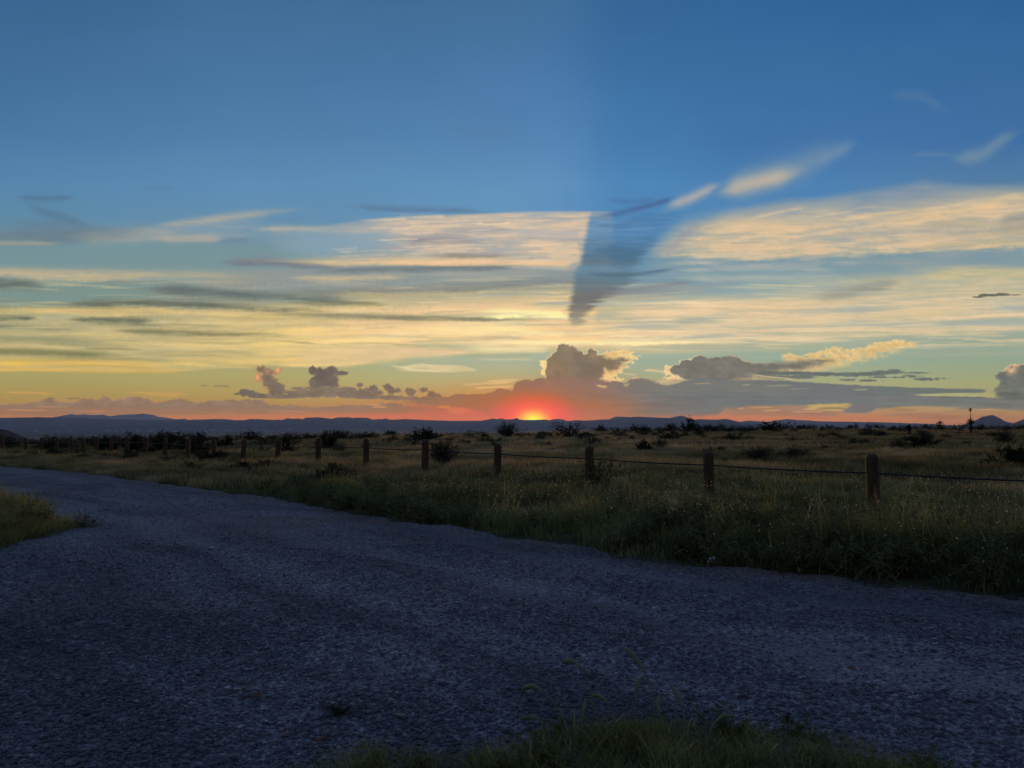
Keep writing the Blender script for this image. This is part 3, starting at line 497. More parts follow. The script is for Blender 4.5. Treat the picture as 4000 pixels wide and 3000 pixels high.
# ------------------------------------------------------------------ helpers
def tag(o, label=None, cat=None, group=None, kind=None):
    if label: o['label'] = label
    if cat: o['category'] = cat
    if group: o['group'] = group
    if kind: o['kind'] = kind
    return o
def np_mesh(name, V, tris=None, quads=None, attrs=None, smooth=False):
    """one mesh from arrays; tris / quads: (n,3) / (n,4) index arrays"""
    me = bpy.data.meshes.new(name)
    V = np.asarray(V, np.float32).reshape(-1, 3)
    idx = []; tot = []
    if tris is not None and len(tris): idx.append(np.asarray(tris, np.int32).ravel()); tot.append(np.full(len(tris), 3, np.int32))
    if quads is not None and len(quads): idx.append(np.asarray(quads, np.int32).ravel()); tot.append(np.full(len(quads), 4, np.int32))
    idx = np.concatenate(idx); tot = np.concatenate(tot)
    st = np.concatenate([[0], np.cumsum(tot)[:-1]]).astype(np.int32)
    me.vertices.add(len(V)); me.vertices.foreach_set('co', V.ravel())
    me.loops.add(len(idx)); me.loops.foreach_set('vertex_index', idx)
    me.polygons.add(len(tot)); me.polygons.foreach_set('loop_start', st); me.polygons.foreach_set('loop_total', tot)
    if smooth: me.polygons.foreach_set('use_smooth', np.ones(len(tot), bool))
    me.update(calc_edges=True)
    for k, a in (attrs or {}).items():
        at = me.attributes.new(k, 'FLOAT', 'POINT'); at.data.foreach_set('value', np.asarray(a, np.float32).ravel())
    return me
def obj(name, me, mat=None, parent=None, loc=None):
    o = bpy.data.objects.new(name, me); COL.objects.link(o)
    if mat: me.materials.clear(); me.materials.append(mat)
    if parent: o.parent = parent
    if loc is not None: o.location = loc
    return o
def empty(name, loc, rz=0, s=(1, 1, 1)):
    o = bpy.data.objects.new(name, None); COL.objects.link(o); o.location = loc; o.rotation_euler = (0, 0, rz); o.scale = s
    o.empty_display_size = .2; return o
def tube(pts, rad, seg=6, cap=True):
    """arrays of a tube along pts"""
    P = np.array(pts, float); n = len(P); rad = np.broadcast_to(rad, (n,))
    T = np.gradient(P, axis=0); T /= np.linalg.norm(T, axis=1)[:, None]+1e-9
    ref = np.where(np.abs(T[:, 2:3]) > .9, np.array([[1., 0, 0]]), np.array([[0, 0, 1.]]))
    A = np.cross(T, ref); A /= np.linalg.norm(A, axis=1)[:, None]+1e-9; B = np.cross(T, A)
    a = np.linspace(0, 2*math.pi, seg, endpoint=False)
    V = P[:, None]+rad[:, None, None]*(A[:, None]*np.cos(a)[None, :, None]+B[:, None]*np.sin(a)[None, :, None])
    V = V.reshape(-1, 3); Q = []
    for i in range(n-1):
        for j in range(seg):
            k = (j+1) % seg; Q.append((i*seg+j, i*seg+k, (i+1)*seg+k, (i+1)*seg+j))
    return V, np.array(Q)
def join(parts):
    V = []; Q = []; o = 0
    for v, q in parts: V.append(v); Q.append(np.asarray(q)+o); o += len(v)
    return np.concatenate(V), np.concatenate(Q)

# ------------------------------------------------------------------ materials
def mat(name):
    m = bpy.data.materials.new(name); m.use_nodes = True; nt = m.node_tree
    for n in list(nt.nodes): nt.nodes.remove(n)
    return m, nt.nodes, nt.links
def N(nodes, t, **kw):
    n = nodes.new(t)
    for k, v in kw.items():
        if k in n.inputs: n.inputs[k].default_value = v
        else: setattr(n, k, v)
    return n
def ramp(nodes, stops, interp='LINEAR'):
    r = nodes.new('ShaderNodeValToRGB'); cr = r.color_ramp; cr.interpolation = interp
    while len(cr.elements) > 1: cr.elements.remove(cr.elements[-1])
    cr.elements[0].position = stops[0][0]; cr.elements[0].color = (*stops[0][1], 1)
    for p, c in stops[1:]:
        e = cr.elements.new(p); e.color = (*c, 1)
    return r
def noise(nodes, links, vec, scale, detail=4, rough=.55):
    n = N(nodes, 'ShaderNodeTexNoise', Scale=scale, Detail=detail, Roughness=rough)
    links.new(vec, n.inputs['Vector']); return n.outputs['Fac']
def mixc(nodes, links, fac, a, b, mode='MIX'):
    m = nodes.new('ShaderNodeMix'); m.data_type = 'RGBA'; m.blend_type = mode
    for s, v in ((m.inputs[0], fac), (m.inputs[6], a), (m.inputs[7], b)):
        if isinstance(v, (int, float)): s.default_value = v
        elif isinstance(v, tuple): s.default_value = (*v, 1)
        else: links.new(v, s)
    return m.outputs[2]
def math_(nodes, links, op, a, b=None, c=None, clamp=False):
    m = nodes.new('ShaderNodeMath'); m.operation = op; m.use_clamp = clamp
    for s, v in zip(m.inputs, (a, b, c)):
        if v is None: continue
        if isinstance(v, (int, float)): s.default_value = v
        else: links.new(v, s)
    return m.outputs[0]
def maprange(nodes, links, v, a, b, c=0., d=1., smooth=True):
    m = nodes.new('ShaderNodeMapRange'); m.clamp = True
    if smooth: m.interpolation_type = 'SMOOTHSTEP'
    links.new(v, m.inputs[0])
    for i, x in enumerate((a, b, c, d)): m.inputs[i+1].default_value = x
    return m.outputs[0]

def plant_mat(name, stops, trans=.3, rough=.7, nscale=1.5, mottle=.35):
    m, n, l = mat(name)
    out = n.new('ShaderNodeOutputMaterial'); at = N(n, 'ShaderNodeAttribute', attribute_name='tint')
    geo = n.new('ShaderNodeNewGeometry')
    nz = noise(n, l, geo.outputs['Position'], nscale, 3)
    f = math_(n, l, 'MULTIPLY_ADD', nz, mottle*2, -mottle)
    f = math_(n, l, 'ADD', at.outputs['Fac'], f, clamp=True)
    r = ramp(n, stops); l.new(f, r.inputs[0])
    d = N(n, 'ShaderNodeBsdfPrincipled', Roughness=rough); l.new(r.outputs[0], d.inputs['Base Color'])
    d.inputs['Specular IOR Level'].default_value = .1
    t = n.new('ShaderNodeBsdfTranslucent'); l.new(r.outputs[0], t.inputs[0])
    mx = n.new('ShaderNodeMixShader'); mx.inputs[0].default_value = trans
    l.new(d.outputs[0], mx.inputs[1]); l.new(t.outputs[0], mx.inputs[2]); l.new(mx.outputs[0], out.inputs[0])
    return m
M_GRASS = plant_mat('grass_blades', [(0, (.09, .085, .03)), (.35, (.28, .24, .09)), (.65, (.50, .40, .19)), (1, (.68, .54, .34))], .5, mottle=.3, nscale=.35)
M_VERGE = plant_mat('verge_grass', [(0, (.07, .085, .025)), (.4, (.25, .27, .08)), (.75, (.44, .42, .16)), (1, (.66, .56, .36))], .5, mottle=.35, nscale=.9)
M_LEAF = plant_mat('shrub_leaves', [(0, (.012, .018, .007)), (.5, (.028, .038, .014)), (1, (.07, .08, .03))], .2, mottle=.25)
M_LEAF2 = plant_mat('pale_shrub_leaves', [(0, (.03, .035, .016)), (.5, (.07, .075, .035)), (1, (.14, .13, .07))], .3, mottle=.25)
M_WEED = plant_mat('weed_leaves', [(0, (.045, .05, .012)), (.5, (.12, .13, .03)), (1, (.24, .23, .07))], .35, mottle=.3, nscale=4)
M_FLOWER = plant_mat('flower_heads', [(0, (.35, .30, .26)), (1, (.75, .68, .62))], .2, mottle=.2)

def simple(name, stops, scale=8, rough=.85, bump=.3, bscale=None, detail=6, stretch=None, dist=.01):
    m, n, l = mat(name)
    out = n.new('ShaderNodeOutputMaterial'); tc = n.new('ShaderNodeTexCoord')
    vec = tc.outputs['Object']
    if stretch:
        mp = n.new('ShaderNodeMapping'); mp.inputs['Scale'].default_value = stretch; l.new(vec, mp.inputs[0]); vec = mp.outputs[0]
    nz = noise(n, l, vec, scale, detail, .6)
    r = ramp(n, stops); l.new(nz, r.inputs[0])
    d = N(n, 'ShaderNodeBsdfPrincipled', Roughness=rough); l.new(r.outputs[0], d.inputs['Base Color'])
    if bump:
        b = N(n, 'ShaderNodeBump', Strength=bump, Distance=dist); nb = noise(n, l, vec, bscale or scale*3, 5, .65)
        l.new(nb, b.inputs['Height']); l.new(b.outputs[0], d.inputs['Normal'])
    l.new(d.outputs[0], out.inputs[0]); return m
M_WOOD = simple('stained_post_wood', [(.3, (.038, .016, .005)), (.5, (.085, .038, .011)), (.7, (.15, .075, .026))], 26, .8, .6, 60, 8, (1, 1, .07), .006)
M_CABLE = simple('weathered_cable', [(.3, (.012, .011, .010)), (.7, (.035, .03, .027))], 60, .6, .4)
M_BARK = simple('shrub_bark', [(.3, (.03, .024, .018)), (.7, (.08, .065, .05))], 12, .9, .4)
M_STEM = simple('green_stems', [(.3, (.09, .10, .04)), (.7, (.20, .19, .09))], 20, .8, 0)
M_GRASSHEAD = simple('grass_seed_heads', [(.3, (.11, .12, .05)), (.7, (.22, .22, .11))], 60, .9, 0)
M_ROCK = simple('road_rock', [(.3, (.10, .09, .085)), (.7, (.24, .22, .20))], 30, .85, .6)
M_REDROCK = simple('red_road_rock', [(.3, (.10, .05, .035)), (.7, (.22, .12, .085))], 30, .85, .6)
M_PALEROCK = simple('pale_road_rock', [(.3, (.30, .28, .26)), (.7, (.5, .46, .42))], 30, .85, .5)
M_WHITE = simple('white_plastic', [(.3, (.62, .66, .68)), (.7, (.8, .82, .84))], 10, .5, .2)
M_WALL = simple('pale_stucco', [(.3, (.55, .53, .5)), (.7, (.8, .78, .74))], .2, .9, 0)
M_ROOF = simple('house_roofing', [(.3, (.16, .13, .12)), (.7, (.28, .25, .23))], .2, .9, 0)

def gravel_mat(name, use_tint):
    m, n, l = mat(name); out = n.new('ShaderNodeOutputMaterial')
    geo = n.new('ShaderNodeNewGeometry'); P = geo.outputs['Position']
    d = N(n, 'ShaderNodeBsdfPrincipled', Roughness=.82); d.inputs['Specular IOR Level'].default_value = .3
    at = N(n, 'ShaderNodeAttribute', attribute_name='tint'); tr = N(n, 'ShaderNodeAttribute', attribute_name='track')
    stones = [(0, (.055, .054, .062)), (.35, (.112, .108, .12)), (.7, (.18, .174, .188)), (.9, (.25, .24, .255)), (1, (.36, .32, .31))]
    if use_tint:
        r = ramp(n, stones); nz = noise(n, l, P, 90, 3)
        f = math_(n, l, 'MULTIPLY_ADD', nz, .3, -.15); f = math_(n, l, 'ADD', at.outputs['Fac'], f, clamp=True); l.new(f, r.inputs[0])
        c = r.outputs[0]
        b = N(n, 'ShaderNodeBump', Strength=.4, Distance=.003); l.new(noise(n, l, P, 260, 4), b.inputs['Height']); l.new(b.outputs[0], d.inputs['Normal'])
    else:
        v = N(n, 'ShaderNodeTexVoronoi', Scale=48.); l.new(P, v.inputs['Vector'])
        v2 = N(n, 'ShaderNodeTexVoronoi', Scale=24.); l.new(P, v2.inputs['Vector'])
        sp = n.new('ShaderNodeSeparateColor'); l.new(v.outputs['Color'], sp.inputs[0])
        r = ramp(n, stones); l.new(sp.outputs[0], r.inputs[0])
        sp2 = n.new('ShaderNodeSeparateColor'); l.new(v2.outputs['Color'], sp2.inputs[0])
        r2 = ramp(n, [(0, (.75, .75, .75)), (.8, (1.05, 1.05, 1.05)), (1, (1.7, 1.65, 1.6))]); l.new(sp2.outputs[1], r2.inputs[0])
        c = mixc(n, l, .8, r.outputs[0], r2.outputs[0], 'MULTIPLY')
        # compacted paler wheel tracks, brownish dirt near the edges, broad mottling
        nz = noise(n, l, P, .7, 4); k = math_(n, l, 'MULTIPLY', tr.outputs['Fac'], maprange(n, l, nz, .3, .65))
        c = mixc(n, l, math_(n, l, 'MULTIPLY', k, .4), c, (.30, .275, .30))
        nz = noise(n, l, P, .35, 4); c = mixc(n, l, maprange(n, l, nz, .5, .72, 0, .45), c, (.115, .10, .11))
        bd = N(n, 'ShaderNodeAttribute', attribute_name='band'); br = ramp(n, [(.2, (.62, .62, .64)), (.5, (.95, .95, .95)), (.8, (1.25, 1.24, 1.24))]); l.new(bd.outputs['Fac'], br.inputs[0]); c = mixc(n, l, 1., c, br.outputs[0], 'MULTIPLY')
        dirt = N(n, 'ShaderNodeAttribute', attribute_name='dirt'); nz = noise(n, l, P, 1.4, 5)
        c = mixc(n, l, math_(n, l, 'MULTIPLY', dirt.outputs['Fac'], maprange(n, l, nz, .38, .6)), c, (.18, .12, .085))
        h = math_(n, l, 'ADD', math_(n, l, 'MULTIPLY', v.outputs['Distance'], -1.), math_(n, l, 'MULTIPLY', v2.outputs['Distance'], -1.6))
        h = math_(n, l, 'ADD', h, math_(n, l, 'MULTIPLY', noise(n, l, P, 4, 5), 1.2))
        b = N(n, 'ShaderNodeBump', Strength=.9, Distance=.014); l.new(h, b.inputs['Height']); l.new(b.outputs[0], d.inputs['Normal'])
    l.new(c, d.inputs['Base Color']); l.new(d.outputs[0], out.inputs[0]); return m
M_ROAD = gravel_mat('gravel_road', False); M_STONE = gravel_mat('gravel_stones', True)

def ground_mat():
    m, n, l = mat('desert_ground'); out = n.new('ShaderNodeOutputMaterial')
    P = n.new('ShaderNodeNewGeometry').outputs['Position']
    a = ramp(n, [(.3, (.035, .036, .018)), (.5, (.06, .06, .028)), (.7, (.11, .095, .05))]); l.new(noise(n, l, P, .5, 8, .65), a.inputs[0])
    # far desert: scrub and bare soil in patches hundreds of metres wide
    f = ramp(n, [(.35, (.04, .042, .026)), (.5, (.07, .065, .045)), (.62, (.14, .12, .09)), (.75, (.08, .075, .05))]); l.new(noise(n, l, P, .0016, 9, .7), f.inputs[0])
    ln = n.new('ShaderNodeVectorMath'); ln.operation = 'LENGTH'; l.new(P, ln.inputs[0])
    c = mixc(n, l, maprange(n, l, ln.outputs['Value'], 150, 1200), a.outputs[0], f.outputs[0])
    d = N(n, 'ShaderNodeBsdfPrincipled', Roughness=.95); l.new(c, d.inputs['Base Color']); d.inputs['Specular IOR Level'].default_value = .1
    b = N(n, 'ShaderNodeBump', Strength=.8, Distance=.05); l.new(noise(n, l, P, 9, 6, .7), b.inputs['Height']); l.new(b.outputs[0], d.inputs['Normal'])
    l.new(d.outputs[0], out.inputs[0]); return m
M_GROUND = ground_mat()
def hill_mat():
    m, n, l = mat('rocky_hills'); out = n.new('ShaderNodeOutputMaterial')
    P = n.new('ShaderNodeNewGeometry').outputs['Position']
    a = ramp(n, [(.3, (.05, .048, .04)), (.55, (.09, .08, .065)), (.75, (.14, .12, .10))]); l.new(noise(n, l, P, .0022, 8, .65), a.inputs[0])
    d = N(n, 'ShaderNodeBsdfPrincipled', Roughness=1.); l.new(a.outputs[0], d.inputs['Base Color']); d.inputs['Specular IOR Level'].default_value = 0
    l.new(d.outputs[0], out.inputs[0]); return m
M_HILL = hill_mat()
M_HAZEDHILL = simple('haze_paled_range', [(.3, (.26, .18, .15)), (.7, (.42, .31, .26))], .002, 1., 0)  # distant haze put into the base colour: rock paled for the far range

# ------------------------------------------------------------------ terrain
FE = np.array([(-80, 76), (-45, 50), (-30, 38.5), (-21, 31), (-17, 27.6), (-10.6, 21.2), (-5.4, 16.0), (-3.84, 14.6), (-2.67, 13.0), (-1.87, 12.2), (-.88, 11.3), (0, 9.95), (.85, 9.3), (1.19, 8.75), (1.75, 8.25), (2.6, 7.75), (3.0, 7.4), (3.77, 6.95), (4.4, 6.55), (6, 5.9), (12, 4.2), (30, 0)])
def fe(x): return np.interp(x, FE[:, 0], FE[:, 1])
def gz(x, y):
    x = np.asarray(x, float); y = np.asarray(y, float)
    r = np.hypot(x, y); az = np.degrees(np.arctan2(x, np.maximum(y, -1e9)))
    left = sst(10, -16, x/np.maximum(y/26., .4))
    z = -.58*sst(16, 62, y)*left
    re = np.interp(az, [-180, -60, -34, -18, 0, 12, 34, 60, 180], [60, 60, 66, 85, 120, 170, 250, 250, 60])
    d = np.maximum(r-re, 0)
    z = z-.019*(d-30*(1-np.exp(-d/30.)))
    z = np.maximum(z, -120+.0*r)
    far = sst(400, 3000, r)
    z = z+.10*perlin(x/9., y/9., 5)*sst(10, 20, y-fe(x)+12)*(r < 400)+.04*perlin(x/2.2, y/2.2, 6)*(r < 60)
    z = z+far*9*perlin(x/900., y/900., 8)*(r > 300)
    z = z+.10*sst(.2, 2.2, y-fe(x))*(r < 90)
    return z.astype(float) if z.shape else float(z)
def patches(x, y):
    """1 inside the two weedy patches on the near side of the road"""
    x = np.asarray(x, float); y = np.asarray(y, float); w = .5*perlin(x*.9, y*.9, 61)+.3*perlin(x*3, y*3, 60)
    yy = np.interp(-x, [5.1, 5.5, 6.0, 6.8, 8, 10, 13, 20], [8.6, 9.6, 10.6, 11.6, 12.8, 14.6, 16.3, 19])
    yl = np.interp(-x, [5.1, 5.6, 7, 10, 20], [8.4, 7.9, 7.2, 6.6, 5.5])
    a = (x < -6.15-.5*sst(10.5, 14, y)+.4*w) & (y < yy+w*1.4) & (y > yl+w*.5)
    w2 = .16*perlin(x*2.5, y*2.5, 62)+.12*perlin(x*7, y*7, 63)
    top = np.interp(x, [-1.05, -.8, -.2, .3, .75, 1.3, 1.75, 2.1], [2.6, 3.6, 3.66, 3.78, 3.9, 3.88, 3.6, 2.6])
    b = (x > -1.05) & (x < 2.1) & (y < top+w2) & (y > 1.6)
    return a, b
def ragged(x, y, k):
    return k
def grid_polar():
    az = np.concatenate([np.arange(-180, -46, 4), np.arange(-46, 46.01, .4), np.arange(50, 180, 4)])
    rr = [.6]
    while rr[-1] < 61000: rr.append(rr[-1]*(1.035 if rr[-1] < 400 else 1.06))
    rr = np.array(rr); A, R = np.meshgrid(np.radians(az), rr)
    X = R*np.sin(A); Y = R*np.cos(A); Z = gz(X, Y)-.16*sst(.2, 1.3, fe(X)-Y)*(R < 90)
    X = np.vstack([np.zeros((1, len(az))), X]); Y = np.vstack([np.zeros((1, len(az))), Y]); Z = np.vstack([np.zeros((1, len(az))), Z])
    nr, na = X.shape; i, j = np.meshgrid(np.arange(nr-1), np.arange(na), indexing='ij'); k = (j+1) % na
    Q = np.stack([i*na+j, i*na+k, (i+1)*na+k, (i+1)*na+j], -1).reshape(-1, 4)
    return np_mesh('ground', np.stack([X, Y, Z], -1), quads=Q[:, ::-1], smooth=True)
tag(obj('ground', grid_polar(), M_GROUND), kind='structure')

def road_z(x, y):
    d = fe(x)-y
    ruts = -.025*np.exp(-((d-1.0)/.28)**2)-.025*np.exp(-((d-2.9)/.35)**2)
    return gz(x, y)+.035+ruts+.022*perlin(x*1.1, y*1.1, 12)+.012*perlin(x*3.1, y*3.1, 13)
def band_f(x, y):
    d = fe(x)-y; w = .5*perlin(x/3., y/3., 26)
    return np.clip(.5+.9*fbm(d*.75+w, x*.07+y*.03, 4, 27, .6)+.25*perlin(x/2.2, y/2.2, 28), 0, 1)
def build_road():
    xs = np.concatenate([np.arange(-60, -14, .5), np.arange(-14, 9, .11), np.arange(9, 22, .5)]); ys = np.concatenate([np.arange(-12, 2, .6), np.arange(2, 20, .11), np.arange(20, 60, .3)])
    X, Y = np.meshgrid(xs, ys); Z = road_z(X, Y)
    e = fe(X)+.30*perlin(X*.8, Y*.8, 14)+.22*perlin(X*2.6, Y*2.6, 15)-Y
    Z = Z-.07*sst(.12, -.15, e)
    n0, n1 = X.shape; i, j = np.meshgrid(np.arange(n0-1), np.arange(n1-1), indexing='ij')
    Q = np.stack([i*n1+j, i*n1+j+1, (i+1)*n1+j+1, (i+1)*n1+j], -1).reshape(-1, 4)
    keep = (e.ravel()[Q].max(1) > -.3)
    Q = Q[keep]
    d = (fe(X)-Y)
    track = np.clip(np.exp(-((d-1.0)/.4)**2)+np.exp(-((d-3.0)/.5)**2)+.6*np.exp(-((d-5.4)/.7)**2)+.45*np.exp(-((d-1.9-.12*np.sin(X*.5))/.13)**2)+.45*np.exp(-((d-4.1-.15*np.sin(X*.4))/.14)**2)+.5*sst(14, 26, Y), 0, 1)
    band = band_f(X, Y)
    dirt = .8*sst(.9, .1, d+.3*perlin(X, Y, 17))+.9*np.exp(-((X+2.9)/1.6)**2-((Y-12)/.8)**2)
    a, b = patches(X, Y); dirt = np.where(a | b, 1., dirt)
    used = np.unique(Q); mp = np.full(X.size, -1); mp[used] = np.arange(len(used))
    V = np.stack([X, Y, Z], -1).reshape(-1, 3)[used]
    return np_mesh('road', V, quads=mp[Q], attrs={'track': track.ravel()[used], 'dirt': np.clip(dirt, 0, 1).ravel()[used], 'band': band.ravel()[used], 'tint': used*0}, smooth=True)
tag(obj('gravel_road', build_road(), M_ROAD), kind='structure')

# loose stones on the near road
def build_stones():
    g = (1+5**.5)/2
    I = np.array([(-1, g, 0), (1, g, 0), (-1, -g, 0), (1, -g, 0), (0, -1, g), (0, 1, g), (0, -1, -g), (0, 1, -g), (g, 0, -1), (g, 0, 1), (-g, 0, -1), (-g, 0, 1)], float); I /= np.linalg.norm(I[0])
    T = np.array([(0, 11, 5), (0, 5, 1), (0, 1, 7), (0, 7, 10), (0, 10, 11), (1, 5, 9), (5, 11, 4), (11, 10, 2), (10, 7, 6), (7, 1, 8), (3, 9, 4), (3, 4, 2), (3, 2, 6), (3, 6, 8), (3, 8, 9), (4, 9, 5), (2, 4, 11), (6, 2, 10), (8, 6, 7), (9, 8, 1)])
    pts = []
    for (d0, d1, n, s0, s1) in ((3.0, 4.4, 20000, .005, .015), (4.4, 6.2, 24000, .005, .014), (6.2, 9.5, 22000, .006, .014), (9.5, 17, 8000, .009, .017)):
        y = np.sqrt(RS.uniform(d0**2, d1**2, n)); x = RS.uniform(-.74, .74, n)*y
        pts.append(np.stack([x, y, RS.uniform(0, 1, n)**2.2*(s1-s0)+s0], 1))
    P = np.concatenate(pts); x, y, s = P.T
    d = fe(x)-y; a, b = patches(x, y)
    tr = np.clip(np.exp(-((d-1.0)/.4)**2)+np.exp(-((d-3.0)/.5)**2), 0, 1)
    keep = (d > .05) & ~(a & (RS.rand(len(x)) < .8)) & ~(b & (RS.rand(len(x)) < .6)) & (RS.rand(len(x)) > tr*.75) & (RS.rand(len(x)) < 1.35-1.1*band_f(x, y)+.3*perlin(x*.8, y*.8, 19))
    x, y, s = x[keep], y[keep], s[keep]; n = len(x)
    s = np.where(RS.rand(n) < .012, s*1.9, s)
    S = I[None]*(1+RS.uniform(-.28, .28, (n, 12, 1)))*np.stack([RS.uniform(.8, 1.4, n), RS.uniform(.7, 1.1, n), RS.uniform(.35, .7, n)], -1)[:, None]*s[:, None, None]
    an = RS.uniform(0, 6.283, n); c, q = np.cos(an)[:, None], np.sin(an)[:, None]; tl = RS.uniform(-.4, .4, n)[:, None]
    X = S[..., 0]*c-S[..., 1]*q; Y = S[..., 0]*q+S[..., 1]*c; Z = S[..., 2]+X*tl
    z = road_z(x, y)
    V = np.stack([X+x[:, None], Y+y[:, None], Z+(z+s*.28)[:, None]], -1)
    F = T[None]+(np.arange(n)*12)[:, None, None]
    tint = np.repeat(np.clip(RS.normal(.36, .17, n)+.22*(band_f(x, y)-.4), 0, 1), 12)
    return np_mesh('gravel', V, tris=F.reshape(-1, 3), attrs={'tint': tint})
tag(obj('gravel', build_stones(), M_STONE), 'loose grey crushed stone lying on the near road', 'gravel', kind='stuff')

# ------------------------------------------------------------------ grass
def blades(x, y, h, w, lean=.5, tint=None, zf=gz, n_per=1, spread=.0, curl=1.):
    n = len(x)*n_per
    x = np.repeat(x, n_per)+RS.normal(0, 1, n)*spread; y = np.repeat(y, n_per)+RS.normal(0, 1, n)*spread
    h = np.repeat(h, n_per)*RS.uniform(.55, 1.15, n); w = np.broadcast_to(w, (len(w),) if np.ndim(w) else (1,)); w = np.repeat(w, n_per) if len(w) > 1 else np.full(n, w[0])
    tint = np.repeat(tint, n_per)+RS.normal(0, .13, n)
    z = zf(x, y)-.02
    a = RS.uniform(0, 6.283, n); l = RS.uniform(.1, 1, n)*lean*h; dx, dy = np.cos(a)*l, np.sin(a)*l
    b = RS.uniform(0, 3.1416, n); wx, wy = np.cos(b)*w*.5, np.sin(b)*w*.5
    def P(t, k, drop): return np.stack([x+dx*t+wx*k, y+dy*t+wy*k, z+h*drop], -1)
    V = np.stack([P(0, -1, 0), P(0, 1, 0), P(.35, -.8, .55), P(.35, .8, .55), P(curl, 0, .97)], 1)
    T = np.array([(0, 1, 3), (0, 3, 2), (2, 3, 4)])[None]+(np.arange(n)*5)[:, None, None]
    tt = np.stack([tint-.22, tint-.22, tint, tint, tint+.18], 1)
    return V.reshape(-1, 3), T.reshape(-1, 3), tt.ravel()
def cat_mesh(name, L):
    V = []; T = []; A = []; o = 0
    for v, t, a in L: V.append(v); T.append(t+o); A.append(a); o += len(v)
    return np_mesh(name, np.concatenate(V), tris=np.concatenate(T), attrs={'tint': np.clip(np.concatenate(A), 0, 1)})
def scatter(d0, d1, n, a0=-36.5, a1=36.5):
    r = np.sqrt(RS.uniform(d0**2, d1**2, n)); a = np.radians(RS.uniform(a0, a1, n)); return r*np.sin(a), r*np.cos(a)
def field_h(x, y): return np.clip(.22+.16*perlin(x/3.2, y/3.2, 31)+.17*perlin(x/.9, y/.9, 32), .04, .6)
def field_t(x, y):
    warm = np.exp(-((np.degrees(np.arctan2(x, y))-2)/13)**2)  # sun glow painted into the grass tint, strongest near the sun's bearing
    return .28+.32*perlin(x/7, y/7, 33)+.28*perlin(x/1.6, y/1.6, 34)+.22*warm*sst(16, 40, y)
# verge between road and just past the fence
x, y = scatter(5.5, 19, 42000); d = y-fe(x)
d = d+.35*perlin(x*1.3, y*1.3, 48); k = (d > -.35) & (RS.rand(len(x)) < np.clip(.15+d*.9, .04, 1)); x, y, d = x[k], y[k], d[k]
hv = (.10+.17*sst(0, 1.4, d))*np.clip(1+.7*perlin(x/1.3, y/1.3, 35)+.6*perlin(x/.45, y/.45, 39), .25, 2.4)*(1+.35*sst(1, 5, x))*(1-.4*sst(2.2, 4, d))
k = perlin(x/.5, y/.5, 46) > -.45+.25*sst(.6, 0, d); x, y, hv, d = x[k], y[k], hv[k], d[k]
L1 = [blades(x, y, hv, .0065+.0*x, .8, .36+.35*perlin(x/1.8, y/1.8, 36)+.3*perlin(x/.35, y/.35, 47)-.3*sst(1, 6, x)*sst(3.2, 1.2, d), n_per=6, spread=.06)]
k = RS.rand(len(x)) < .065
L1.append(blades(x[k], y[k], hv[k]*1.5+.06, .0065+0*x[k], .45, .72+0*x[k], n_per=1, spread=.05))
k = RS.rand(len(x)) < .14; L1.append(blades(x[k], y[k], .022+0*x[k], .016+0*x[k], 1.5, 1.0+0*x[k], lambda a, b: gz(a, b)+.18+.28*np.random.RandomState(5).rand(len(a)), n_per=1, spread=.05))
tag(obj('verge_grass', cat_mesh('verge_grass', L1), M_VERGE), 'rank green grass and weeds along the road edge beside the posts', 'grass', kind='stuff')
# left end of the verge
x, y = scatter(19, 48, 26000, -37, -4); d = y-fe(x); k = (d > 0) & (d < 9); x, y = x[k], y[k]
L2 = [blades(x, y, np.clip(.20+.14*perlin(x/2.5, y/2.5, 37)+.14*perlin(x/.8, y/.8, 37), .05, .6), .012+0*x, .8, .34+.3*perlin(x/3., y/3., 38)+.3*perlin(x/.9, y/.9, 29), n_per=7, spread=.09)]
tag(obj('verge_grass', cat_mesh('verge_grass_far', L2), M_GRASS), 'pale tufted grass on the left where the road bends away', 'grass', kind='stuff')
# field
x, y = scatter(13, 46, 62000); k = (y-fe(x)) > 3.2; x, y = x[k], y[k]
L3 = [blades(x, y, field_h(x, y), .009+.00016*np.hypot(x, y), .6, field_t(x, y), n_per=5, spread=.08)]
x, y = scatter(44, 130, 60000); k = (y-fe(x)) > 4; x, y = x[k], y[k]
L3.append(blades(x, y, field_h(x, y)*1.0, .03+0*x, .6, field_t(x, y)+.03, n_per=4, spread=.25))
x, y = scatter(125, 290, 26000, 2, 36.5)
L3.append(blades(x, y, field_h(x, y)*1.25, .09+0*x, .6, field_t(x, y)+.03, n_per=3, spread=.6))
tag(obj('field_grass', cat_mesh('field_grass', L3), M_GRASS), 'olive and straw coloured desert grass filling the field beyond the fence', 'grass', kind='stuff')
# patches on the near side of the road
def patch_pts(x0, x1, y0, y1, n, which):
    x = RS.uniform(x0, x1, n); y = RS.uniform(y0, y1, n); k = patches(x, y)[which]; return x[k], y[k]
x, y = patch_pts(-14, -4.6, 5.5, 17, 46000, 0)
k = perlin(x/.4, y/.4, 66)+.5*perlin(x/1.5, y/1.5, 67) > -.25; x, y = x[k], y[k]
hp = np.clip(.20+.15*perlin(x/1.1, y/1.1, 41)+.08*sst(-5.5, -7.5, x), .04, .55)
hp = hp*np.clip(1+.8*perlin(x/.4, y/.4, 68), .3, 2)
L4 = [blades(x, y, hp, .006+0*x, 1.2, .34+.3*perlin(x/.9, y/.9, 42)+.25*perlin(x/.3, y/.3, 69), road_z, 7, .06)]
tag(obj('roadside_weeds', cat_mesh('roadside_weeds', L4), M_VERGE), 'bushy dry weeds at the left edge of the gravel', 'weeds', kind='stuff')
x, y = patch_pts(-1.1, 2.2, 2.2, 4.1, 11000, 1)
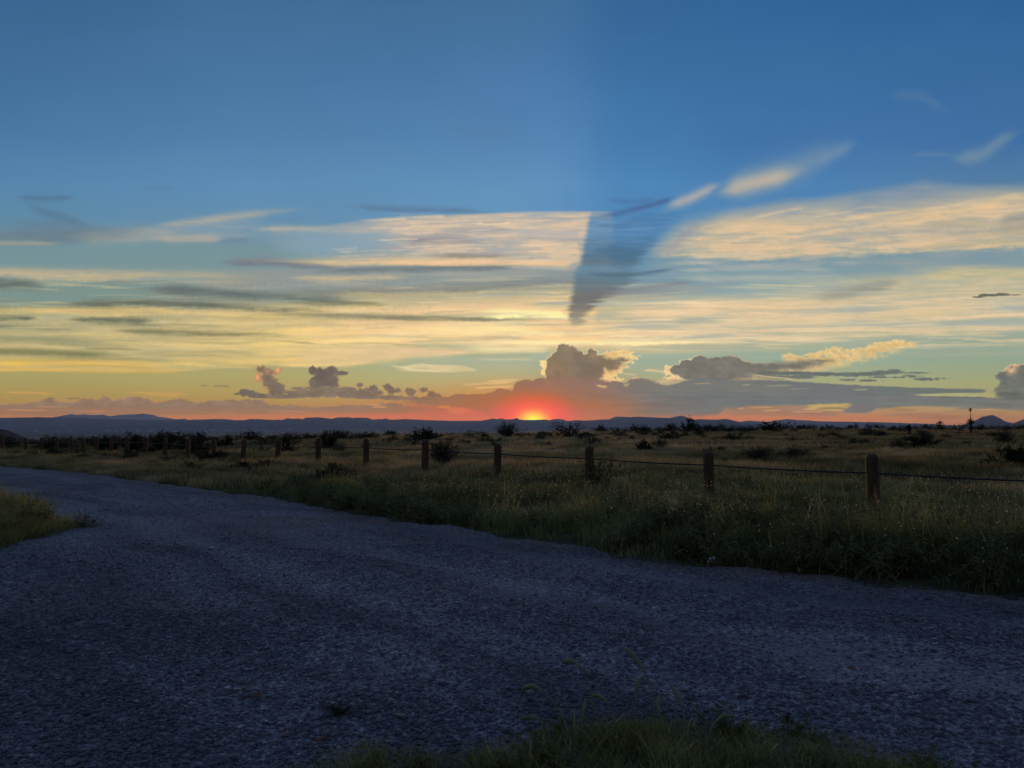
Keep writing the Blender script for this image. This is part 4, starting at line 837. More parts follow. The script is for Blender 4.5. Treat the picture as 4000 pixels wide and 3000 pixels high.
edge = np.interp(x, [-1.05, -.8, -.2, .3, .75, 1.3, 1.75, 2.1], [2.6, 3.6, 3.66, 3.78, 3.9, 3.88, 3.6, 2.6])-y
k = (perlin(x/.16, y/.16, 64)+.6*perlin(x/.5, y/.5, 65) > .1-.55*sst(-.05, .35, edge)) & (RS.rand(len(x)) < .15+4*np.clip(edge+.2, 0, 1)); x, y, edge = x[k], y[k], edge[k]
hp = np.clip((.06+.07*perlin(x/.2, y/.2, 43)+.06*np.exp(-((x-.5)/.4)**2))*(.6+.65*sst(-.05, .2, edge)), .015, .3)
L5 = [blades(x, y, hp, .0032+0*x, 1.2, .36+.35*perlin(x/.2, y/.2, 44), road_z, 6, .05)]
k = RS.rand(len(x)) < .12
L5.append(blades(x[k], y[k], hp[k]*.9, .011+0*x[k], 1.2, .5+0*x[k], road_z, 5, .03, 1.))
tag(obj('near_grass', cat_mesh('near_grass', L5), M_VERGE), 'low green grass growing through the gravel at the bottom of the view', 'grass', kind='stuff')
# sparse sprouts through the gravel
x, y = scatter(3.3, 9, 2600, -36, 36); k = (perlin(x*.9, y*.9, 45) > .38) & ((fe(x)-y) > .3); x, y = x[k], y[k]
if len(x):
    L6 = [blades(x, y, .025+.03*RS.rand(len(x)), .004+0*x, 1.2, .3+.4*RS.rand(len(x)), road_z, 7, .02)]
    tag(obj('sprouts', cat_mesh('sprouts', L6), M_VERGE), 'tiny weed sprouts scattered through the gravel of the road', 'weeds', kind='stuff')

# ------------------------------------------------------------------ shrubs
def leaf_cards(C, size, tint, up=.3):
    n = len(C); a = RS.normal(0, 1, (n, 3)); a[:, 2] += up; a /= np.linalg.norm(a, axis=1)[:, None]
    b = np.cross(a, RS.normal(0, 1, (n, 3))); b /= np.linalg.norm(b, axis=1)[:, None]+1e-9
    s = size*RS.uniform(.6, 1.3, (n, 1))
    V = np.stack([C-a*s, C+b*s*.42, C+a*s, C-b*s*.42], 1)
    Q = np.array([(0, 1, 2, 3)])+(np.arange(n)*4)[:, None]
    return V.reshape(-1, 3), Q, np.repeat(tint, 4)
def shrub_mesh(kind, seed, nleaf):
    """unit shrub, about 1 wide and 1 tall. returns leaf mesh, wood mesh"""
    global RS; keepRS = RS; RS = np.random.RandomState(seed)
    tips = []; wood = []
    ns = {'open': 26, 'dome': 30, 'ball': 44, 'broom': 70, 'tree': 7}[kind]
    for i in range(ns):
        a = RS.uniform(0, 6.283); 
        if kind == 'dome': el = RS.uniform(.15, 1.45); L = RS.uniform(.36, .56)*(.85+.45*math.sin(el)); st = (0, 0, .04)
        elif kind == 'ball': el = RS.uniform(.1, 1.5); L = RS.uniform(.40, .56)*(1+.6*math.sin(el)**2); st = (0, 0, 0)
        elif kind == 'open': el = RS.uniform(.6, 1.45); L = RS.uniform(.6, 1.02); st = (RS.normal(0, .04), RS.normal(0, .04), 0)
        elif kind == 'broom': el = RS.uniform(.85, 1.52); L = RS.uniform(.6, 1.05); st = (RS.normal(0, .07), RS.normal(0, .07), 0)
        else: el = RS.uniform(.8, 1.4); L = RS.uniform(.6, .95); st = (0, 0, 0)
        d = np.array([math.cos(a)*math.cos(el), math.sin(a)*math.cos(el), math.sin(el)])
        p = np.array(st, float); pts = [p.copy()]; n = 7
        for k in range(n):
            d = d+RS.normal(0, .10 if kind != 'tree' else .2, 3)+np.array([0, 0, .02]); d /= np.linalg.norm(d); p = p+d*L/n; pts.append(p.copy())
        pts = np.array(pts); wood.append(tube(pts, np.linspace(.014 if kind != 'tree' else .022, .002, n+1), 4))
        for j in range(3, n+1):
            m = {'dome': 3, 'ball': 3, 'open': 2, 'broom': 2, 'tree': 4}[kind]
            for q in range(m):
                dd = d+RS.normal(0, .65, 3); dd /= np.linalg.norm(dd); l2 = RS.uniform(.08, .2)*(1.15 if kind == 'tree' else 1)
                tw = np.array([pts[j]+dd*l2*t+np.array([0, 0, .02*t*t]) for t in np.linspace(0, 1, 4)])
                wood.append(tube(tw, np.linspace(.004, .0012, 4), 3)); tips.append(tw)
    tw = np.array(tips); n = len(tw)
    ti = RS.randint(0, n, nleaf); t = RS.uniform(.15, 1.1, nleaf)[:, None]
    C = tw[ti, 0]*(1-t)+tw[ti, 3]*t+RS.normal(0, .022 if kind != 'tree' else .03, (nleaf, 3))
    # leave gaps: drop leaves where a coarse noise is low
    g = perlin(C[:, 0]*5+seed, C[:, 1]*5+C[:, 2]*4, seed % 50)+.5*perlin(C[:, 2]*7, C[:, 0]*7, seed % 50+1)
    C = C[g > {'dome': -.3, 'ball': -.35, 'open': -.15, 'broom': -.3, 'tree': -.05}[kind]]
    C = C[C[:, 2] > .01]
    size = {'dome': .030, 'ball': .022, 'open': .022, 'broom': .02, 'tree': .032}[kind]*(6000/max(nleaf, 1))**.33
    tint = np.clip(.45+.35*perlin(C[:, 0]*4, C[:, 1]*4+C[:, 2]*4, 3)+RS.normal(0, .12, len(C)), 0, 1)
    V, Q, A = leaf_cards(C, size, tint)
    lm = np_mesh('leaves_'+kind, V, quads=Q, attrs={'tint': A})
    V, Q = join(wood); wm = np_mesh('stems_'+kind, V, quads=Q)
    RS = keepRS
    return lm, wm
NEAR = {k: [shrub_mesh(k, 100+i*7+j*31, n) for i in range(m)] for j, (k, n, m) in enumerate((('open', 6000, 3), ('dome', 9000, 3), ('ball', 8000, 3), ('broom', 6000, 2), ('tree', 2600, 3)))}
FAR = {k: [shrub_mesh(k, 300+i*7+j*31, n) for i in range(m)] for j, (k, n, m) in enumerate((('open', 1500, 4), ('dome', 2600, 4), ('ball', 2200, 2)))}
first = {}
def shrub(name, kind, vi, px, D, wpx, hpx, label, cat='shrub', group=None, far=False, pale=False, parts=True, sink=.03):
    """px: bearing in chart units; wpx, hpx: size seen from the road, in chart units"""
    x = (px-1106)/FPX*D; y = D; w = wpx/FPX*D; h = hpx/FPX*D
    lm, wm = (FAR if far else NEAR)[kind][vi % len((FAR if far else NEAR)[kind])]
    key = (lm.name, pale)
    if key not in first:
        l2 = lm.copy() if pale else lm
        l2.materials.clear(); l2.materials.append(M_LEAF2 if pale else M_LEAF)
        if not wm.materials: wm.materials.append(M_BARK)
        first[key] = (l2, wm)
    l2, wm = first[key]
    s = {'open': 1.05, 'dome': 1.25, 'ball': 1.2, 'broom': .8, 'tree': 1.15}[kind]; sh = {'open': 1.05, 'dome': .78, 'ball': .98, 'broom': 1.12, 'tree': 1.05}[kind]
    S = (w/s, w/s, h/sh); z = gz(x, y)-sink
    if parts:
        t = empty(name, (x, y, z), RS.uniform(0, 6.28), S)
        for nm, me in (('foliage', l2), ('branches', wm)):
            o = bpy.data.objects.new(nm, me); COL.objects.link(o); o.parent = t
    else:
        t = bpy.data.objects.new(name, l2); COL.objects.link(t); t.location = (x, y, z); t.rotation_euler = (0, 0, RS.uniform(0, 6.28)); t.scale = S
    return tag(t, label, cat, group)
r_v = random.Random(21)
SH = [  # name, kind, variant, bearing, distance, width, height, pale, label
 ('shrub', 'dome', 0, 917, 78, 76, 30, 0, 'largest dark rounded bush breaking the skyline left of the sun'),
 ('shrub', 'broom', 0, 1096, 92, 42, 36, 1, 'upright feathery pale bush standing just left of the setting sun'),
 ('shrub', 'open', 0, 1232, 88, 66, 36, 1, 'broad twiggy grey-green bush on the skyline just right of the setting sun'),
 ('shrub', 'broom', 1, 957, 26, 62, 66, 1, 'tall see-through grey bush behind the cable right of the fifth post'),
 ('shrub', 'dome', 1, 706, 52, 62, 34, 0, 'dark bush whose crown rises right above the seventh post from the right'),
 ('shrub', 'ball', 0, 733, 40, 46, 30, 0, 'ball shaped dark bush in the grass just right of the seventh post'),
 ('shrub', 'ball', 1, 792, 52, 26, 18, 0, 'small round bush behind the sixth post from the right'),
 ('shrub', 'dome', 2, 622, 46, 52, 26, 0, 'low dark bush behind the eighth post from the right'),
 ('shrub', 'open', 1, 570, 46, 30, 18, 0, 'small low bush between the eighth and ninth posts'),
 ('shrub', 'ball', 2, 848, 78, 36, 16, 1, 'small pale round bush in the field left of the skyline bush'),
 ('shrub', 'dome', 0, 1392, 39, 44, 25, 0, 'dark left half of the pair of bushes between the second and third posts'),
 ('shrub', 'ball', 1, 1424, 40, 46, 28, 0, 'dark right half of the pair of bushes between the second and third posts'),
 ('shrub', 'broom', 0, 1640, 30, 54, 36, 0, 'upright tufted bush in the grass right of the second post'),
 ('shrub', 'broom', 1, 1712, 29.5, 62, 36, 1, 'pale tufted bush, further right of the two beyond the second post'),
 ('shrub', 'ball', 0, 1448, 78, 26, 17, 0, 'neat round dark bush below the right blue mountain'),
 ('shrub', 'open', 2, 1276, 56, 34, 22, 0, 'loose low bush above and left of the third post'),
 ('shrub', 'open', 0, 1252, 72, 26, 18, 0, 'small olive bush on the slope right below the sunlit skyline'),
 ('shrub', 'ball', 2, 1364, 74, 20, 12, 0, 'tiny round bush high in the field between second and third posts'),
 ('shrub', 'tree', 0, 1484, 130, 30, 30, 0, 'taller of two thin mesquite trees against the blue mountain'),
 ('shrub', 'tree', 1, 1500, 134, 15, 22, 0, 'shorter of two thin mesquite trees against the blue mountain'),
 ('shrub', 'tree', 2, 1657, 120, 56, 30, 0, 'spindly branching bush poking above the skyline right of the mountains'),
 ('shrub', 'dome', 1, 1986, 47, 72, 27, 0, 'dark spreading bush in the right field above the first post'),
 ('shrub', 'open', 1, 2010, 50, 40, 18, 0, 'thin low bush just right of the dark spreading one'),
 ('shrub', 'dome', 2, 2192, 24, 112, 52, 0, 'big dark bush cut by the right edge of the picture'),
 ('shrub', 'open', 2, 2140, 25, 46, 30, 0, 'sparse dark twigs joined to the left of the big right edge bush'),
 ('shrub', 'ball', 1, 1990, 92, 46, 16, 0, 'low dark bush just under the spiky yucca without a stalk'),
 ('shrub', 'ball', 0, 1885, 86, 52, 18, 0, 'wide dark bush left of the yuccas at the brush line'),
 ('shrub', 'open', 0, 1770, 72, 30, 14, 0, 'small bush in the field two thirds to the right'),
 ('shrub', 'dome', 0, 1560, 66, 60, 10, 0, 'long flat dark shrub low in the field right of the mesquites'),
 ('shrub', 'open', 1, 1150, 27, 70, 12, 0, 'low creeping dark shrub right of the fourth post'),
 ('shrub', 'open', 2, 1345, 24, 50, 14, 0, 'low dark tangle in the grass left of the second post'),
 ('shrub', 'dome', 1, 450, 33, 120, 26, 0, 'dark flat shrub in front of the fence beside the tenth post'),
 ('shrub', 'dome', 2, 232, 52, 56, 38, 0, 'dark thicket bush furthest left of the big ones behind the fence'),
 ('shrub', 'dome', 0, 290, 47, 72, 44, 0, 'dark thicket bush second from the left behind the fence'),
 ('shrub', 'dome', 1, 352, 43, 80, 50, 0, 'tallest dark thicket bush with ragged top behind the fence at left'),
 ('shrub', 'open', 0, 390, 45, 66, 50, 0, 'ragged leaning bush right of the tallest one in the left thicket'),
 ('shrub', 'dome', 2, 430, 40, 62, 40, 0, 'dark thicket bush furthest right, hiding the tenth post top'),
 ('shrub', 'open', 1, 1040, 20.5, 30, 12, 0, 'small dark weed bush at the foot of the fourth post'),
 ('shrub', 'ball', 2, 1010, 62, 30, 12, 1, 'little pale bush in the warm grass under the setting sun'),
 ('shrub', 'open', 2, 660, 24, 60, 14, 0, 'low dark growth at the foot of the seventh and eighth posts'),
 ('shrub', 'open', 0, 2165, 58, 34, 34, 0, 'tall thin bush high in the field near the right edge'),
]
for i, (nm, kind, vi, px, D, w, h, pale, lab) in enumerate(SH):
    shrub(nm, kind, vi, px, D, w, h, lab, 'tree' if 'mesquite' in lab else 'bush', far=D > 60 and kind in FAR, pale=bool(pale), parts=D < 100)
for i in range(46):
    px = r_v.uniform(-10, 760); D0 = float(np.interp(px, [0, 200, 400, 600, 760], [44, 38, 28, 21, 18.5])); D = D0*r_v.uniform(.86, 1.12)
    shrub('low_shrub', r_v.choice(('ball', 'open', 'dome')), i, px, D, r_v.uniform(.5, 1.3)/D*FPX, r_v.uniform(.22, .5)/D*FPX, 'low shrubby weed in the rough grass between the road bend and the fence', 'bush', 'low growth between the road bend and the fence', True and False, r_v.random() < .4, False)
# brush line on the skyline, right
r0 = random.Random(11)
for i in range(108):
    px = 1290+(2240-1290)*(i+r0.uniform(-.8, .8))/108
    t = (px-1290)/950
    D = r0.uniform(95+60*t, 175+90*t)
    hm = r0.uniform(.8, 2.1)*(1.3 if r0.random() < .15 else .9)*(.65 if px < 1430 else 1)
    w = r0.uniform(1.6, 4.6)/D*FPX*.9
    shrub('brush', r0.choice(('dome', 'open', 'open', 'ball')), i, px, D, w, hm/D*FPX, 'low dark scrub bush in the brush line along the right skyline', 'bush', 'scrub along the right skyline', True, r0.random() < .3, False)
# sparse scrub, centre skyline
for i in range(34):
    px = 760+(1300-760)*(i+r0.uniform(-.9, .9))/34; D = r0.uniform(85, 125)
    hm = r0.uniform(.35, .95); w = r0.uniform(1.0, 2.2)/D*FPX
    shrub('brush', r0.choice(('open', 'ball', 'dome')), i, px, D, w, hm/D*FPX, 'small scrub bush dotted along the middle skyline below the sun', 'bush', 'scrub along the middle skyline', True, r0.random() < .35, False)
# thicket line beyond the fence, left
for i in range(50):
    px = -30+830*(i+r0.uniform(-.9, .9))/50; t = max(px, 0)/800
    D = r0.uniform(56, 82+18*t) if px < 500 else r0.uniform(66, 100)
    hm = r0.uniform(.6, 1.25); w = r0.uniform(1.6, 3.6)/D*FPX
    shrub('brush', r0.choice(('dome', 'dome', 'ball', 'open')), i, px, D, w, hm/D*FPX, 'dark bush in the low thicket beyond the far end of the fence', 'bush', 'thicket beyond the far end of the fence', True, r0.random() < .6, False)
# scattered small field shrubs
for i in range(84):
    D = r0.uniform(24, 110) if i % 2 else r0.uniform(60, 115); px = r0.uniform(820, 2230) if D > 40 else r0.uniform(1100, 2230)
    hm = r0.uniform(.28, .8)*(.7 if D < 45 else 1.05); w = hm*r0.uniform(1.3, 2.6)/D*FPX
    shrub('brush', r0.choice(('open', 'ball', 'broom')), i, px, D, w, hm/D*FPX, 'knee high scrub plant scattered in the field grass', 'bush', 'small scrub scattered in the field', D > 45 and False, r0.random() < .25, False)

# ------------------------------------------------------------------ yuccas
def yucca(px, D, head_w, base_h, stalk, label):
    x = (px-1106)/FPX*D; z = gz(x, D); rw = head_w/FPX*D*.5; bh = base_h/FPX*D
    t = empty('yucca', (x, D, z-.03), 0); rs = np.random.RandomState(int(px))
    V, Q = tube([(0, 0, 0), (.02, 0, bh*.4), (0, .02, bh)], [.16, .15, .13], 10); obj('trunk', np_mesh('yucca_trunk', V, quads=Q), M_BARK, t)
    def spikes(n, c, L, e0, e1, w):
        a = rs.uniform(0, 6.283, n); e = rs.uniform(e0, e1, n); l = L*rs.uniform(.75, 1.08, n)
        d = np.stack([np.cos(a)*np.cos(e), np.sin(a)*np.cos(e), np.sin(e)], -1); s = np.stack([-np.sin(a), np.cos(a), 0*a], -1)*w*1.5
        c = np.array(c)+d*.04; m = c+d*l[:, None]*.5+np.array([0, 0, .02]); e_ = c+d*l[:, None]
        V = np.stack([c-s, c+s, m+s*.8, m-s*.8, e_], 1); k = (np.arange(n)*5)[:, None]
        T = np.concatenate([np.array([[0, 1, 2]])+k, np.array([[0, 2, 3]])+k, np.array([[3, 2, 4]])+k])
        return np_mesh('yucca_leaves', V.reshape(-1, 3), tris=T, attrs={'tint': np.full(n*5, .4)})
    obj('leaf_rosette', spikes(190, (0, 0, bh), rw, -.35, 1.5, .02), M_LEAF, t)
    if bh > .3: obj('dead_leaf_skirt', spikes(110, (0, 0, bh*.85), rw*.62, -1.45, -.5, .022), M_LEAF2, t)
    if stalk:
        h = stalk/FPX*D; top = bh+h
        V, Q = tube([(0, 0, bh), (.03, 0, bh+h*.5), (.0, .02, top)], [.05, .04, .03], 6); st = obj('flower_stalk', np_mesh('yucca_stalk', V, quads=Q), M_BARK, t)
        P = []
        for i in range(26):
            u = rs.uniform(0, 1); r = .2*math.sin(math.pi*(.12+.8*u)); a = rs.uniform(0, 6.28)
            c = np.array([r*math.cos(a), r*math.sin(a), top-.42+.44*u])
            P.append(tube([(0, 0, c[2]-.07), tuple(c-np.array([0, 0, .03]))], [.008, .007], 4))
            P.append(tube([tuple(c-np.array([0, 0, .045])), tuple(c-np.array([0, 0, .02])), tuple(c+np.array([0, 0, .02])), tuple(c+np.array([0, 0, .045]))], [.012, .052, .052, .012], 6))
        V, Q = join(P); obj('seed_pods', np_mesh('yucca_pods', V, quads=Q), M_BARK, st)
    return tag(t, label, 'yucca')
yucca(2095.5, 105, 32, 22, 36, 'tall yucca carrying a thin flower stalk with seed pods before the right peak')
yucca(1962, 98, 30, 12, 0, 'stemless spiky yucca rosette on the skyline without a flower stalk')

# ------------------------------------------------------------------ fence
POST = []
for i in range(-1, 18): POST.append((12.4*(.4677-.1657*i), 12.4*(1+.183*i)))
POST += [(-31.3, 53.0), (-33.5, 54.9), (-35.7, 56.6), (-38.1, 57.6), (-41, 58)]
H_POST = .95
def post_mesh(seed):
    rs = np.random.RandomState(seed); seg = 22; R = .097
    prof = [(-.25, 1.0)]+[(t, 1+.012*math.sin(t*9+seed)) for t in np.linspace(0, .86, 14)]+[(.885, 1.0), (.905, .95), (.922, .86), (.937, .72), (.946, .52), (.95, .25), (.951, .02)]
    a = np.linspace(0, 2*math.pi, seg, endpoint=False); V = []
    wob = 1+.03*np.sin(a*2+seed)+.015*rs.normal(0, 1, seg)
    for z, k in prof: V.append(np.stack([R*k*wob*np.cos(a), R*k*wob*np.sin(a), np.full(seg, z)+(.006*np.sin(a*2+seed) if z > .88 else 0)], -1))
    V = np.concatenate(V); Q = []
    for i in range(len(prof)-1):
        for j in range(seg): k = (j+1) % seg; Q.append((i*seg+j, i*seg+k, (i+1)*seg+k, (i+1)*seg+j))
    return np_mesh('post', V, quads=Q, smooth=True)
PM = [post_mesh(s) for s in range(4)]
for m_ in PM: m_.materials.append(M_WOOD)
ORD = ['first', 'second', 'third', 'fourth', 'fifth', 'sixth', 'seventh', 'eighth', 'ninth', 'tenth', 'eleventh', 'twelfth', 'thirteenth', 'fourteenth', 'fifteenth', 'sixteenth', 'seventeenth', 'eighteenth', 'nineteenth', 'twentieth', 'twenty first', 'twenty second']
extra = {0: 'nearest and largest round wooden post at the far right of the row', 2: 'third wooden post from the right, half hidden by a leafy weed', 21: 'furthest wooden post of the row, cut by the left edge'}
tops = []
for i, (x, y) in enumerate(POST):
    k = i-1
    z = gz(x, y); o = bpy.data.objects.new('wooden_post', PM[i % 4]); COL.objects.link(o)
    o.location = (x, y, z); o.rotation_euler = (RS.normal(0, .012), RS.normal(0, .014) - (.02 if k == 0 else 0), RS.uniform(0, 6.28)); o.scale = (1, 1, (1+RS.normal(0, .015)))
    lab = extra.get(k, '%s short wooden post from the right in the cable fence' % ORD[k] if 0 <= k < 22 else ('wooden post out of view beyond the right end of the row' if k < 0 else 'wooden post out of view beyond the left end of the row'))
    tag(o, lab, 'post', 'short wooden posts of the cable fence'); tops.append(np.array([x, y, z+.95*.70]))
# cable: a twisted rope sagging a little between posts
pts = []
for a, b in zip(tops[:-1], tops[1:]):
    for t in np.linspace(0, 1, 60, endpoint=False): p = a*(1-t)+b*t; p[2] -= .018*4*t*(1-t); pts.append(p)
pts.append(tops[-1]); pts = np.array(pts)
s = np.concatenate([[0], np.cumsum(np.linalg.norm(np.diff(pts, axis=0), axis=1))])
parts_ = []
for ph in (0, 2.094, 4.189):
    ds = np.arange(0, 34, .018); far_ = np.arange(34, s[-1], .25); u = np.concatenate([ds, far_])
    c = np.stack([np.interp(u, s, pts[:, k]) for k in range(3)], -1)
    an = u*2*math.pi/.13+ph; dr = np.array([-.671, .741, 0]); nx = np.array([.741, .671, 0])
    rr_ = np.where(u < 34, .0075, .003)[:, None]
    c = c+nx*rr_*np.cos(an)[:, None]+np.array([0, 0, 1.])*rr_*np.sin(an)[:, None]
    parts_.append(tube(c, np.where(u < 34, .0075, .012), 5))
V, Q = join(parts_)
tag(obj('cable', np_mesh('cable', V, quads=Q, smooth=True), M_CABLE), 'black twisted cable strung through the row of wooden posts', 'cable')

# ------------------------------------------------------------------ weed at the third post, roadside weeds
def leafy(name, seed, stems, H, spread, leaf, nleaf, mat_=None):
    rs = np.random.RandomState(seed); W = []; V = []; Q = []; A = []; o = 0
    for i in range(stems):
        a = rs.uniform(0, 6.28); r = rs.uniform(0, spread); h = H*rs.uniform(.55, 1.0)
        b = np.array([RSN(rs)*spread*.3, RSN(rs)*spread*.3, 0]); tip = b+np.array([math.cos(a)*r, math.sin(a)*r, h])
        P = np.array([b*(1-t)+tip*t+np.array([math.cos(a), math.sin(a), 0])*.12*math.sin(t*3)*spread for t in np.linspace(0, 1, 8)])
        W.append(tube(P, np.linspace(.007, .002, 8), 4))
        for j in range(nleaf):
            t = rs.uniform(.12, 1); p = P[int(t*7)]*(1-(t*7) % 1)+P[min(int(t*7)+1, 7)]*((t*7) % 1)
            aa = rs.uniform(0, 6.28); e = rs.uniform(-.3, .6); d = np.array([math.cos(aa)*math.cos(e), math.sin(aa)*math.cos(e), math.sin(e)]); s = np.array([-math.sin(aa), math.cos(aa), rs.uniform(-.3, .3)])
            L = leaf*rs.uniform(.5, 1.25)*(1.15-.5*t); w = L*.24
            q = [p, p+d*L*.35+s*w+(0, 0, L*.08), p+d*L*.35-s*w+(0, 0, L*.08), p+d*L*.75+s*w*.7, p+d*L*.75-s*w*.7, p+d*L-np.array([0, 0, L*.25])]
            V += q; Q += [(o, o+1, o+2), (o+1, o+3, o+4), (o+1, o+4, o+2), (o+3, o+5, o+4)]; A += [rs.uniform(.2, .8)]*6; o += 6
    lm = np_mesh(name+'_leaves', np.array(V), tris=np.array(Q), attrs={'tint': A}); v, q = join(W); wm = np_mesh(name+'_stems', v, quads=q)
    lm.materials.append(mat_ or M_WEED); wm.materials.append(M_STEM); return lm, wm
def RSN(rs): return float(rs.normal())
def put_weed(ms, x, y, label, s=1., rz=0., zf=gz, cat='weed', group=None):
    t = empty('leafy_weed', (x, y, zf(x, y)-.01), rz, (s, s, s))
    for nm, me in (('leaves', ms[0]), ('stems', ms[1])):
        o = bpy.data.objects.new(nm, me); COL.objects.link(o); o.parent = t
    return tag(t, label, cat, group)
W1 = leafy('tall_weed', 3, 16, .98, .34, .13, 26); W2 = leafy('low_weed', 4, 16, .42, .4, .09, 16); W3 = leafy('mid_weed', 5, 12, .6, .3, .10, 18)
px3, py3 = POST[3]
put_weed(W1, px3+.12, py3-.42, 'tall leafy green weed growing up in front of the third post')
rw = random.Random(3)
put_weed(W3, px3-.35, py3-.7, 'shorter leafy weed left of the tall one at the third post', .9)
put_weed(W3, 5.25, 11.6, 'leafy weed at the foot of the nearest post, on its left', .55, 1)
for i in range(230):
    x = rw.uniform(-5.5, 8.5) if i % 3 else rw.uniform(1.5, 8); d = rw.uniform(.1, 3.6)**1; y = float(fe(x))+d
    if abs(x/y) > .72: continue
    put_weed((W2, W3)[i % 3 == 0], x, y, 'leafy dark green weed in the rank verge along the road edge', rw.uniform(.5, 1.05), rw.uniform(0, 6), group='leafy weeds in the verge')
for i in range(75):
    x = rw.uniform(-.75, 1.8); y = rw.uniform(2.9, 3.85)
    if patches(np.array([x]), np.array([y]))[1][0]:
        put_weed(W2, x, y, 'low leafy weed in the grass at the bottom of the view', rw.uniform(.12, .36), rw.uniform(0, 6), road_z, group='low weeds at the bottom of the view')
for i in range(130):
    x = rw.uniform(-11, -5.4); y = rw.uniform(7, 15)
    if patches(np.array([x]), np.array([y]))[0][0]:
        put_weed((W2, W3)[i % 2], x, y, 'scruffy weed in the patch at the left edge of the gravel', rw.uniform(.45, .8), rw.uniform(0, 6), road_z, group='scruffy weeds at the left edge')
# arching grass stems with seed heads, bottom centre
gc = empty('arching_grass', (.28, 3.62, road_z(.28, 3.62)), 0)
def px_pt(px, py, D):
    cx = (px-1106)/FPX; cy = (829.5-py)/FPX; f = math.cos(PITCH)-cy*math.sin(PITCH); k = D/f
    return np.array([cx*k, D, CAMH+(math.sin(PITCH)+cy*math.cos(PITCH))*k])
gl = np.array(gc.location)
STEM = [([(1233, 1610), (1222, 1560), (1200, 1520), (1165, 1486), (1146, 1481), (1130, 1489), (1125, 1505)], 3.62), ([(1283, 1590), (1280, 1500), (1262, 1452), (1240, 1428), (1222, 1428), (1214, 1432)], 3.75),
        ([(1410, 1620), (1411, 1540), (1402, 1480), (1388, 1440), (1362, 1410), (1345, 1398)], 3.7), ([(1480, 1600), (1477, 1545), (1468, 1505), (1445, 1476)], 3.6), ([(1370, 1590), (1372, 1530), (1376, 1480), (1384, 1462)], 3.8), ([(1300, 1600), (1296, 1550), (1275, 1512)], 3.65), ([(1190, 1600), (1172, 1560), (1150, 1548), (1120, 1552)], 3.6),
        ([(1440, 1620), (1432, 1560), (1420, 1520), (1426, 1500)], 3.62), ([(1330, 1610), (1326, 1550), (1312, 1515), (1290, 1500), (1276, 1506)], 3.68), ([(1530, 1620), (1536, 1570), (1560, 1545), (1590, 1548)], 3.6), ([(1250, 1620), (1250, 1570), (1262, 1530), (1266, 1508)], 3.7)]
for pl, D in STEM:
    P = np.array([px_pt(a, b, D+.06*j) for j, (a, b) in enumerate(pl)])
    u = np.linspace(0, 1, len(P)); uu = np.linspace(0, 1, 26); P = np.stack([np.interp(uu, u, P[:, k]) for k in range(3)], -1)
    for _ in range(3): P[1:-1] = (P[:-2]+2*P[1:-1]+P[2:])/4
    P = P-gl; P[0, 2] = 0
    V, Q = tube(P, np.linspace(.0045, .0024, 26), 5); so = obj('stem', np_mesh('stem', V, quads=Q), M_STEM, gc)
    if D > 3.59 and len(pl) > 3:
        V, Q = tube(P[12:], .0105*np.sin(np.linspace(.3, 2.9, 14))+.001, 7); obj('seed_head', np_mesh('seed_head', V, quads=Q), M_GRASSHEAD, so)
tag(gc, 'clump of tall arching grass stems with drooping seed heads at the bottom', 'grass')

# wildflowers: tiny pale heads in the verge
def flowers(name, cx, cy, rx, ry, n, h, s, label):
    x = RS.normal(cx, rx, n); y = RS.normal(cy, ry, n); z = gz(x, y)+h*RS.uniform(.7, 1.1, n)
    C = np.stack([x, y, z], -1); V, Q, A = leaf_cards(C, s, RS.rand(n), 1.)
    W = [tube([(a, b, c-h), (a+.01, b, c)], .0022, 3) for a, b, c in C]
    v, q = join(W); me = np_mesh(name, np.vstack([V, v]), quads=np.vstack([Q, q+len(V)]), attrs={'tint': np.concatenate([A, np.zeros(len(v))])})
    o = obj(name, me, M_FLOWER); me.materials.append(M_STEM); mi = np.zeros(len(Q)+len(q), np.int32); mi[len(Q):] = 1; me.polygons.foreach_set('material_index', mi)
    return tag(o, label, 'flowers', kind='stuff')
for nm, px, D, rx, ry, n, h, s, lab in (
    ('wildflowers', 944, 16.2, .22, .2, 26, .34, .018, 'loose cluster of whitish flowers in the verge below the fifth post'),
    ('wildflowers', 635, 22.5, .3, .35, 40, .3, .020, 'pinkish pale flower cluster in the grass below the eighth post'),
    ('wildflowers', 1140, 17.4, .45, .3, 40, .30, .014, 'thin sprinkle of pale flowers left of the third post'),
    ('wildflowers', 1560, 13.4, .8, .7, 34, .36, .010, 'scattered tiny white flowers left of the second post base'),
    ('wildflowers', 1985, 15.2, .7, .9, 60, .34, .010, 'scattered tiny white flowers behind and right of the nearest post')):
    flowers(nm, (px-1106)/FPX*D, D, rx, ry, n, h, s, lab)
# white litter at the road edge
bx, by = (1528-1106)/FPX*8.25, 8.2
def litter():
    rs = np.random.RandomState(2); nu, nv = 12, 9; V = []
    for i in range(nu):
        for j in range(nv):
            a = i/(nu-1)*4.4; z = j/(nv-1)*.07; r = .022+.010*math.sin(a*3)+.014*(z/.085)+rs.normal(0, .004)
            V.append((r*math.cos(a)+rs.normal(0, .003), r*math.sin(a), z+.012*math.sin(a*2)))
    V = np.array(V); Q = [(i*nv+j, (i+1)*nv+j, (i+1)*nv+j+1, i*nv+j+1) for i in range(nu-1) for j in range(nv-1)]
    Q2 = np.array(Q)[:, ::-1]+len(V); V2 = V*np.array([.93, .93, 1])+np.array([0, 0, .001])
    return np_mesh('litter', np.vstack([V, V2]), quads=np.vstack([Q, Q2]))
tag(obj('crumpled_litter', litter(), M_WHITE, loc=(bx, by, road_z(bx, by)+.012)), 'crumpled piece of white plastic litter at the edge of the weeds', 'litter').rotation_euler = (.3, .5, .4)
